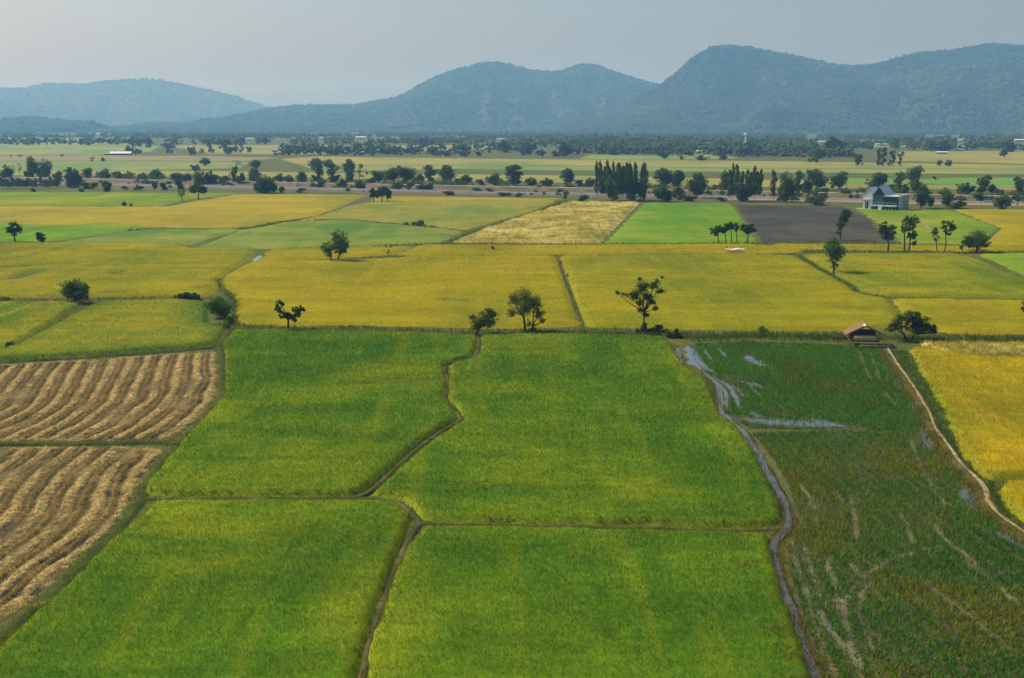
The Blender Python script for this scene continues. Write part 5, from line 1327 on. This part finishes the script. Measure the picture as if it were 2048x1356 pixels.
belt_mass([(1000, 1160, 288, 308, 260), (1150, 1480, 292, 313, 900), (1470, 1700, 290, 316, 600), (1700, 1860, 283, 300, 300), (1850, 2150, 286, 304, 650), (640, 1000, 278, 292, 500), (400, 640, 276, 290, 420), (-100, 420, 272, 280, 300), (560, 1010, 300, 312, 260), (1000, 2150, 276, 290, 900)], 'thick hazy undergrowth filling the tree belt below the hills', 12)

# ------------------------------------------------------------------ buildings
M['white'] = plain('white_wall', (0.62, 0.64, 0.64), 0.7, 0.3, 0.08, 0.6)
M['roof_metal'] = plain('grey_blue_roof', (0.40, 0.47, 0.52), 0.35, 0.5, 0.1, 1.0)
M['roof_white'] = plain('white_roof', (0.80, 0.80, 0.80), 0.5, 0.4, 0.08, 1.0)
M['dark'] = plain('dark_cladding', (0.035, 0.032, 0.045), 0.7, 0.3, 0.2)
M['frame'] = plain('window_frame', (0.10, 0.15, 0.16), 0.5, 0.4, 0.1)
M['concrete'] = plain('concrete', (0.34, 0.36, 0.37), 0.85, 0.2, 0.15, 1.0)
M['roof_red'] = plain('red_roof', (0.28, 0.11, 0.08), 0.8, 0.2, 0.2)
M['roof_grey'] = plain('grey_roof', (0.42, 0.43, 0.44), 0.6, 0.3, 0.15)
M['wood'] = plain('old_wood', (0.16, 0.11, 0.07), 0.85, 0.2, 0.3)
M['bamboo'] = plain('bamboo', (0.42, 0.31, 0.16), 0.6, 0.3, 0.25)
M['thatch'] = plain('thatch', (0.32, 0.19, 0.10), 0.95, 0.05, 0.4, 6.0)
M['hay'] = plain('hay_bundle', (0.62, 0.45, 0.22), 0.95, 0.05, 0.4, 7.0)
M['tarp'] = plain('pale_tarp', (0.72, 0.74, 0.76), 0.5, 0.3, 0.12, 2.0)
M['red'] = plain('red_cloth', (0.62, 0.03, 0.015), 0.8, 0.1, 0.15)
m_, nt_, o_ = new_mat('teal_glass')
p_ = principled(nt_, o_, (0.035, 0.16, 0.17), 0.08, 0.6)
M['glass'] = m_
m_, nt_, o_ = new_mat('dark_glass')
p_ = principled(nt_, o_, (0.018, 0.05, 0.06), 0.08, 0.5)
M['dglass'] = m_

def gable_roof(parent, x0, x1, y0, y1, ze, zr, t, mat, over=0.25, name='roof'):
    q = MB(); xm = (x0 + x1) / 2
    q.prism([(x0 - over, ze - 0.1), (xm, zr), (x1 + over, ze - 0.1), (x1 + over, ze - 0.1 + t), (xm, zr + t * 1.25), (x0 - over, ze - 0.1 + t)], y0, y1)
    return q.build(name, mat, parent)

# the white house with two gables
hb = gp(1757, 419)
H = thing('house', 'modern white house with two steep gables, glass front and raised deck', 'house', hb, -R(36))
H.scale = (0.74, 0.9, 1.0)
def P_(name, mat, *b, **k): return box_part(name, M[mat], H, *b, **k)
# left white wing: x -7.6..-3.0
q = MB(); q.prism([(-7.8, 0), (-3.1, 0), (-3.1, 5.0), (-5.45, 7.4), (-7.8, 5.0)], 0, 9.0); q.build('left_wing', M['white'], H)
gable_roof(H, -7.8, -3.1, -0.15, 9.2, 5.05, 7.55, 0.14, M['roof_metal'])
P_('porch_canopy', 'white', -8.1, -4.2, -1.0, -0.01, 3.3, 3.6)
d_ = P_('door', 'dglass', -6.7, -5.1, -0.06, -0.005, 0.15, 2.7); box_part('door_frame', M['white'], d_, -5.96, -5.86, -0.09, -0.062, 0.15, 2.7)
P_('side_panel', 'white', -4.3, -3.3, -0.5, -0.012, 0.0, 3.3)
# centre gable
q = MB(); q.prism([(-3.05, 5.1), (3.2, 5.1), (0.1, 8.05)], 0.2, 9.5); q.build('gable', M['dark'], H)
gable_roof(H, -3.05, 3.2, -0.5, 9.8, 5.0, 8.1, 0.18, M['roof_metal'], 0.3)
P_('gable_walls', 'dark', 1.9, 3.1, 0.3, 9.3, 1.6, 5.08)
P_('back_wall', 'dark', -3.0, 1.89, 5.0, 9.3, 1.6, 5.08)
for i, (xa, xb) in enumerate([(-2.95, -1.75), (-1.65, -0.55), (-0.45, 0.75), (0.85, 1.85)]):
    for (za, zb) in ((1.75, 3.3), (3.4, 5.05)):
        w_ = P_('window_pane', 'glass', xa, xb, 0.42, 0.46, za, zb)
for xa in (-3.05, -1.72, -0.52, 0.78):
    P_('mullion', 'frame', xa, xa + 0.1, 0.36, 0.5, 1.62, 5.07)
P_('transom', 'frame', -2.94, 1.86, 0.38, 0.48, 3.31, 3.39)
P_('curtain', 'white', -0.5, 0.9, 0.8, 0.9, 1.75, 4.2)
# right wing with the flat white roof
P_('flat_roof', 'roof_white', 2.6, 10.2, -0.6, 5.5, 4.7, 5.0)
P_('right_wing', 'dark', 3.3, 9.3, 2.2, 5.2, 1.6, 4.68)
for i in range(5):
    xa = 3.3 + i * 1.2
    P_('window_pane', 'dglass', xa + 0.06, xa + 1.14, 1.0, 1.05, 1.75, 4.55)
for i in range(6):
    P_('post', 'frame', 3.24 + i * 1.2, 3.36 + i * 1.2, 0.92, 1.08, 1.61, 4.69)
P_('end_block', 'concrete', 9.35, 11.2, 0.4, 8.0, 0.0, 5.3)
dk = P_('deck', 'white', -3.6, 9.2, -1.8, 5.0, 1.25, 1.6)
for i in range(8):
    P_('stilt', 'concrete', -3.2 + i * 1.7, -2.95 + i * 1.7, -1.5, -1.25, 0, 1.24)
P_('underfloor', 'dark', -3.0, 9.2, 1.2, 5.0, 0.0, 1.24)
for i in range(7):
    P_('railing_post', 'white', -3.4 + i * 2.05, -3.33 + i * 2.05, -1.75, -1.68, 1.601, 2.5)
P_('handrail', 'white', -3.45, 9.05, -1.76, -1.67, 2.502, 2.58)
for i in range(5):
    P_('stair_step', 'white', 0.8, 2.6, -2.1 - i * 0.32, -1.81 - i * 0.32, 0.95 - i * 0.24, 1.15 - i * 0.24)
P_('terrace', 'concrete', -9.5, -3.7, -1.8, -0.02, 0.0, 0.16)

def shed(px, by, wpx, hpx, dpx, roof, wall, label, name='house', rot=0.0, pitch=0.35, cat='house', group=None, z=0):
    s = mpp(by); b = gp(px, by, z)
    w, h, d = wpx * s, hpx * s, dpx * s
    o = thing(name, label, cat, b, rot, group)
    we = h * (1 - pitch)
    # ridge runs along x
    q = MB(); q.box(-w / 2, w / 2, 0, d, 0, we); q.build('wall', M[wall], o)
    q = MB(); ov = 0.06 * w
    xs0, xs1 = -w / 2 - ov, w / 2 + ov
    q.add([(xs0, -ov, we * 0.98), (xs1, -ov, we * 0.98), (xs1, d / 2, h), (xs0, d / 2, h), (xs1, d + ov, we * 0.98), (xs0, d + ov, we * 0.98),
           (xs0, -ov, we * 1.08), (xs1, -ov, we * 1.08), (xs1, d / 2, h * 1.06), (xs0, d / 2, h * 1.06), (xs1, d + ov, we * 1.08), (xs0, d + ov, we * 1.08)],
          [(6, 7, 8, 9), (9, 8, 10, 11), (0, 3, 2, 1), (3, 5, 4, 2), (0, 1, 7, 6), (5, 11, 10, 4), (0, 6, 9, 3), (3, 9, 11, 5), (1, 2, 8, 7), (2, 4, 10, 8)])
    q.build('roof', M[roof], o)
    box_part('door', M['dark'], o, -w * 0.08, w * 0.08, -0.05, -0.004, 0.02, we * 0.75)
    for k in (-0.3, 0.3):
        box_part('window', M['dglass'], o, w * (k - 0.07), w * (k + 0.07), -0.05, -0.004, we * 0.35, we * 0.75)
    return o

shed(241, 310, 38, 6.5, 12, 'roof_white', 'dark', 'long low barn with a bright white roof on the far plain', name='barn', cat='barn', pitch=0.55)
shed(214, 310, 9, 4, 4, 'roof_grey', 'dark', 'small dark lean-to at the end of the white-roofed barn', name='shed', cat='shed')
shed(1176, 306, 22, 10, 10, 'roof_red', 'wood', 'house with a steep dull red roof before the tall trees', pitch=0.62, rot=0.12)
shed(1152, 308, 9, 4, 4, 'roof_white', 'wood', 'low white-roofed shed beside the red-roofed house', name='shed', cat='shed')
shed(1398, 306, 9, 5, 5, 'roof_white', 'wood', 'small pale-roofed house half hidden below the tree belt')
shed(1436, 303, 4, 3, 3, 'roof_white', 'white', 'tiny white hut beside the small pale-roofed house', name='shed', cat='shed')
shed(1572, 313, 24, 8, 8, 'roof_red', 'wood', 'wide brown-roofed farmhouse under the tree belt', pitch=0.5)
shed(1607, 314, 11, 6, 5, 'roof_red', 'wood', 'small brown-roofed outbuilding beside the wide farmhouse', name='shed', cat='shed')
shed(1643, 286, 11, 4, 4, 'roof_white', 'white', 'white-roofed house deep in the tree belt above the farmhouse')
shed(1763, 292, 22, 5, 7, 'roof_grey', 'white', 'grey-roofed house in the distant green clearing')
shed(1885, 308, 20, 5, 7, 'roof_white', 'wood', 'open shed with white roof at the far edge of the yellow clearing', name='shed', cat='shed')
shed(1921, 302, 12, 4, 5, 'roof_grey', 'wood', 'grey shed beside the white-roofed open shed', name='shed', cat='shed')
shed(1921, 282, 7, 3.5, 3, 'roof_white', 'white', 'small bright white house above the grey shed')
shed(2042, 283, 24, 4.5, 8, 'roof_white', 'concrete', 'long white-roofed hall at the end of the belt', name='hall', cat='hall')
shed(1881, 266, 9, 3, 3, 'roof_white', 'white', 'low white building beside the domed hall')
shed(1909, 267, 10, 3, 3, 'roof_white', 'concrete', 'pale low building well beside the domed hall')
shed(722, 278, 17, 5, 6, 'roof_white', 'white', 'bright white house in the belt beneath the low spur')
shed(642, 277, 7, 3, 3, 'roof_white', 'white', 'tiny white house beside the bright white house')
shed(196, 269, 6, 3, 3, 'roof_white', 'white', 'lone white speck of a house below the pale ridge')
shed(684, 307, 20, 5, 6, 'roof_grey', 'wood', 'grey-roofed farm shed among bushes on the far plain', name='shed', cat='shed')
shed(725, 307, 27, 4, 6, 'roof_grey', 'dark', 'long dark farm shed beside the grey-roofed one', name='shed', cat='shed')
shed(549, 304, 10, 5, 5, 'roof_grey', 'wood', 'small lone shed beside a bush on the far plain', name='shed', cat='shed')
shed(1000, 280, 12, 3, 4, 'roof_white', 'white', 'pale low building at the end of the tall belt')
shed(500, 279, 14, 3, 4, 'roof_white', 'white', 'pale low building in the belt under the pale ridge')

# domed hall
b = gp(1855, 266); s = mpp(266)
o = thing('hall', 'white arched-roof hall below the large hill', 'hall', b)
w = 20 * s; q = MB()
pr = [(-w / 2, 0), (w / 2, 0), (w / 2, w * 0.12)] + [(w / 2 * math.cos(t), w * 0.12 + w * 0.26 * math.sin(t)) for t in np.linspace(0.15, math.pi - 0.15, 12)] + [(-w / 2, w * 0.12)]
q.prism(pr, 0, w * 1.2); q.build('arched_roof', M['roof_white'], o)
box_part('door', M['dark'], o, -w * 0.12, w * 0.12, -0.3, -0.02, 0.0, w * 0.2)
# water tower
b = gp(1491, 285); s = mpp(285)
o = thing('water_tower', 'white mushroom-shaped water tower above the tree belt', 'water tower', b)
q = MB(); q.tube([(0, 0, 0), (0, 0, 13 * s)], [1.6 * s, 1.2 * s], 10); q.build('shaft', M['roof_white'], o)
q = MB(); q.tube([(0, 0, 13 * s), (0, 0, 15.5 * s), (0, 0, 18 * s), (0, 0, 18.8 * s)], [1.2 * s, 4.2 * s, 4.2 * s, 3.4 * s], 14); q.build('tank', M['roof_white'], o)
# slim white tower
b = gp(1623, 266); s = mpp(266)
o = thing('chimney_tower', 'thin white tower rising from the trees below the large hill', 'tower', b)
q = MB(); q.tube([(0, 0, 0), (0, 0, 13 * s)], [0.9 * s, 0.7 * s], 8); q.build('shaft', M['roof_white'], o)
q = MB(); q.box(-9 * s, 7 * s, 1, 4 * s, 0, 3.2 * s); q.build('base_building', M['white'], o)
# power poles on the far plain
for px in (1216, 1237, 1280, 1367, 1470, 1507, 1547, 1550, 1664):
    by = 313 if px < 1400 else 320 - (px > 1500) * 6
    b = gp(px, by)
    o = thing('power_pole', 'thin concrete power pole along the line below the tree belt', 'pole', b, group='power poles below the tree belt')
    q = MB(); q.tube([(0, 0, -0.3), (0, 0, 9)], [0.22, 0.15], 6); q.build('shaft', M['concrete'], o)
    q = MB(); q.box(-1.1, 1.1, -0.08, 0.08, 8.3, 8.5); q.build('crossarm', M['concrete'], o)

# ------------------------------------------------------------------ thatched hut
hb = gp(1729, 693)
s = mpp(693)
U = thing('thatched_hut', 'small open field hut with thatched roof and straw under the gable', 'hut', hb, -R(8))
q = MB()
hw, zp, ze = 2.55, 2.95, 1.55
n_ = 10
top = []; bot = []
for i in range(2 * n_ + 1):
    t = (i - n_) / n_
    x = t * hw
    z = zp - (zp - ze) * abs(t) ** 1.15 * 0.9 - 0.12 * max(0, abs(t) - 0.8) * 5 * 0.6
    top.append((x, z)); bot.append((x * 0.985, z - 0.20))
q.prism(bot + top[::-1], -0.45, 3.2)
rf = q.build('thatch_roof', M['thatch'], U)
rng = np.random.default_rng(4)
n_ = 2600
t = rng.uniform(-1, 1, n_); yy = rng.choice([0, 1], n_, p=[0.25, 0.75]) * rng.uniform(-0.45, 3.2, n_)
yy = np.where(yy == 0, -0.45 + rng.uniform(-0.03, 0.05, n_), yy)
zz = np.interp(t * hw, [a for a, _ in top], [b for _, b in top])
V = np.empty((n_, 3, 3)); sg = np.sign(t)
V[:, 0] = np.stack([t * hw, yy - 0.03, zz], 1); V[:, 1] = np.stack([t * hw, yy + 0.03, zz], 1)
V[:, 2] = np.stack([t * hw + sg * rng.uniform(0.15, 0.35, n_), yy + rng.normal(0, 0.06, n_), zz - rng.uniform(0.0, 0.18, n_)], 1)
link('thatch_straw', mesh_np('thatch_straw', V.reshape(-1, 3), np.arange(3 * n_).reshape(-1, 3)), M['thatch'], rf, kind='stuff')
q = MB(); q.prism([(-0.20, 2.86), (0, 2.96), (0.20, 2.86), (0.20, 2.91), (0, 3.03), (-0.20, 2.91)], -0.5, 0.9); q.build('ridge_cap', M['tarp'], rf)
for x, y in ((-1.75, -0.5), (1.75, -0.5), (-1.75, 2.5), (1.75, 2.5), (0, 2.5)):
    q = MB(); q.tube([(x, y, -0.2), (x + 0.03, y, 1.95 if abs(x) > 1 else 2.7)], [0.07, 0.055], 6); q.build('post', M['wood'], U)
q = MB(); q.box(-1.9, 1.9, -0.6, 2.6, 0.72, 0.80); q.build('floor', M['wood'], U)
for i in range(9):
    x = -1.35 + i * 0.31
    q = MB(); q.tube([(x, -0.85, 1.28 + 0.06 * math.sin(i * 2.1)), (x + 0.04, -0.4, 1.40), (x, 0.2, 1.36)], [0.15, 0.21, 0.15], 7); q.build('straw_bundle', M['hay'], U)
q = MB(); q.box(-1.55, 1.45, -0.62, 0.5, 0.95, 1.22); q.build('straw_bed', M['hay'], U)
q = MB(); q.box(-1.72, 1.72, 2.42, 2.48, 0.8, 2.0); q.build('back_screen', M['wood'], U)
for i, (x, z) in enumerate(((-1.5, 2.75), (1.4, 2.7))):
    q = MB(); q.tube([(x, 1.0, 2.0), (x - 0.03, 1.0, z + 0.15)], 0.025, 5); q.build('pole_end', M['wood'], U)
# bamboo jetty in front
jb = gp(1722, 696)
J = thing('bamboo_jetty', 'low bamboo footbridge with thin rails leading from the hut', 'footbridge', jb, -R(3))
for i in range(5):
    y = -0.2 + i * 0.14
    q = MB(); q.tube([(-0.1, y, 0.34), (1.9, y, 0.31 + 0.02 * (i % 2)), (3.95, y, 0.26)], 0.06, 6); q.build('bamboo_pole', M['bamboo'], J)
for x in (0.0, 1.0, 1.95, 3.0, 3.8):
    for y in (-0.25, 0.42):
        q = MB(); q.tube([(x, y, -0.2), (x, y, 0.95 - 0.08 * x)], 0.025, 5); q.build('rail_post', M['bamboo'], J)
for y in (-0.25, 0.42):
    q = MB(); q.tube([(-0.05, y, 0.88), (1.9, y, 0.76), (3.85, y, 0.62)], 0.025, 5); q.build('rail', M['bamboo'], J)
q = MB(); q.tube([(2.3, 2.2, 0.75), (3.6, 1.9, 0.8), (4.6, 1.0, 0.45)], 0.045, 5)
link('bamboo_rail', q.mesh('bamboo_rail'), M['bamboo'], None, label='bent bamboo pole railing beside the hut', cat='railing', loc=jb)
# firewood / pile left of hut
for i, (px, py, w_, h_) in enumerate(((1676, 683, 0.9, 0.35), (1690, 684, 0.5, 0.3))):
    b = gp(px, py)
    o = thing('wood_pile', ('long' if i == 0 else 'short') + ' pile of dark sticks on the bank beside the hut', 'wood pile', b)
    for k in range(7):
        q = MB(); q.tube([(-w_ + 0.1 * rng.random(), 0.12 * (k % 3), 0.38 + 0.1 * (k // 3)), (w_ - 0.2 * rng.random(), 0.12 * (k % 3) + 0.05, 0.40 + 0.1 * (k // 3))], 0.06, 5); q.build('stick', M['wood'], o)

# ------------------------------------------------------------------ tarp shelter and flags
b = gp(1470, 511)
o = thing('tarp_shelter', 'low field table shelter with sagging white tarp roof', 'shelter', b)
q = MB()
xs = np.linspace(-2.15, 2.15, 9)
up = [(x, 1.42 + 0.08 * math.sin(x * 2.3) + 0.05 * x / 2) for x in xs]
q.prism([(x, z) for x, z in up] + [(x, z + 0.08) for x, z in up[::-1]], -0.6, 1.4); q.build('tarp_roof', M['tarp'], o)
for x in (-2.0, -0.7, 0.6, 2.0):
    for y in (-0.5, 1.3):
        q = MB(); q.tube([(x, y, -0.1), (x + 0.03, y, 1.36)], 0.045, 5); q.build('post', M['bamboo'], o)
q = MB(); q.box(-1.9, 1.9, -0.4, 1.2, 0.78, 0.84); q.build('table_top', M['wood'], o)

def flag(px, py, base, label, fw, fh, lean=0.1):
    b = gp(px, base); s = mpp(base)
    o = thing('red_flag', label, 'flag', b)
    h = (base - py) * s
    q = MB(); q.tube([(0, 0, -0.1), (lean * 0.5, 0, h * 0.6), (lean, 0, h)], 0.03, 5); q.build('pole', M['bamboo'], o)
    n = 6; vs = []; fs = []
    for i in range(n + 1):
        t = i / n
        y = 0.10 * math.sin(t * 5.0)
        vs += [(lean + fw * t, y, h - 0.25 * fw * t), (lean + fw * t, y, h - fh - 0.6 * fw * t)]
        vs += [(lean + fw * t, y + 0.015, h - 0.25 * fw * t), (lean + fw * t, y + 0.015, h - fh - 0.6 * fw * t)]
    for i in range(n):
        a = 4 * i
        fs += [(a, a + 4, a + 5, a + 1), (a + 2, a + 3, a + 7, a + 6), (a, a + 2, a + 6, a + 4), (a + 1, a + 5, a + 7, a + 3)]
    fs += [(0, 1, 3, 2), (4 * n, 4 * n + 2, 4 * n + 3, 4 * n + 1)]
    q = MB(); q.add(vs, fs); q.build('cloth', M['red'], o)
flag(981, 492, 510, 'red flag blown sideways in the thin yellow strip', 0.9, 0.5)
flag(1120, 521, 538, 'limp red flag at the head of the straight ditch', 0.28, 0.8)
flag(1133, 546, 564, 'limp red flag farther down the straight ditch', 0.28, 0.75)
flag(1451, 492, 511, 'small red flag beside the tarp shelter', 0.25, 0.55)

# ------------------------------------------------------------------ cars on the road
M['car_green'] = plain('pale_green_paint', (0.42, 0.52, 0.40), 0.25, 0.6, 0.03)
M['car_white'] = plain('white_paint', (0.78, 0.79, 0.80), 0.25, 0.6, 0.03)
M['tyre'] = plain('tyre', (0.02, 0.02, 0.02), 0.9, 0.2, 0.1)
M['rim'] = plain('rim', (0.45, 0.45, 0.46), 0.3, 0.6, 0.05)
def car(sr, off, paint, label, flip):
    p = on_road(sr, off)
    ang = math.atan2(dr[1], dr[0]) + (math.pi if flip else 0)
    o = thing('car', label, 'car', (p[0], p[1], 0.25), ang)
    q = MB(); q.prism([(-2.2, 0.28), (2.2, 0.28), (2.25, 0.62), (2.05, 0.80), (1.0, 0.92), (-1.9, 0.98), (-2.2, 0.90)], -0.87, 0.87)
    body = q.build('body', M[paint], o, bevel=0.06)
    q = MB()
    q.add([(-1.75, -0.8, 0.93), (1.05, -0.8, 0.88), (1.05, 0.8, 0.88), (-1.75, 0.8, 0.93), (-1.05, -0.62, 1.42), (0.25, -0.62, 1.42), (0.25, 0.62, 1.42), (-1.05, 0.62, 1.42)],
          [(0, 3, 2, 1), (4, 5, 6, 7), (0, 1, 5, 4), (1, 2, 6, 5), (2, 3, 7, 6), (3, 0, 4, 7)])
    q.build('cabin_glass', M['dglass'], o)
    q = MB(); q.box(-1.05, 0.25, -0.63, 0.63, 1.425, 1.47); q.build('roof', M[paint], o, bevel=0.02)
    for sx in (-1.35, 1.38):
        for sy in (-0.80, 0.80):
            q = MB(); q.tube([(sx, sy - 0.1, 0.32), (sx, sy + 0.1, 0.32)], 0.32, 14); w_ = q.build('wheel', M['tyre'], o)
            q = MB(); q.tube([(sx, sy - 0.105, 0.32), (sx, sy + 0.105, 0.32)], 0.19, 10); q.build('rim', M['rim'], w_)
    for sy in (-0.6, 0.6):
        q = MB(); q.box(2.12, 2.26, sy - 0.18, sy + 0.18, 0.60, 0.74); q.build('headlight', M['roof_white'], o)
        q = MB(); q.box(-2.26, -2.14, sy - 0.16, sy + 0.16, 0.66, 0.82); q.build('taillight', M['red'], o)
def road_s(px):
    lo, hi = 0.0, 900.0
    for _ in range(50):
        m = (lo + hi) / 2; p = on_road(m, 0)
        u = p[0] / (p[1] * CP + CAMH * SP) * F + CX
        lo, hi = (m, hi) if u < px else (lo, m)
    return lo
car(road_s(1979), -2.4, 'car_green', 'pale green car driving on the asphalt road', False)
car(road_s(2019), -2.2, 'car_white', 'white car following behind roadside bushes', False)

# ------------------------------------------------------------------ haze
hz, nt_, o_ = new_mat('haze_air')
pv = N(nt_, 'ShaderNodeVolumePrincipled')
pv.inputs['Color'].default_value = HAZE_COLOR
pv.inputs['Absorption Color'].default_value = (1, 1, 1, 1)
pv.inputs['Density'].default_value = HAZE_DENSITY
pv.inputs['Anisotropy'].default_value = HAZE_ANISO
nt_.links.new(pv.outputs[0], o_.inputs['Volume'])
q = MB(); q.box(-9100, 9100, -400, 13100, -3.5, 430)
link('haze', q.mesh('haze'), hz, kind='stuff', label='pale blue haze filling the air over the plain', cat='haze')
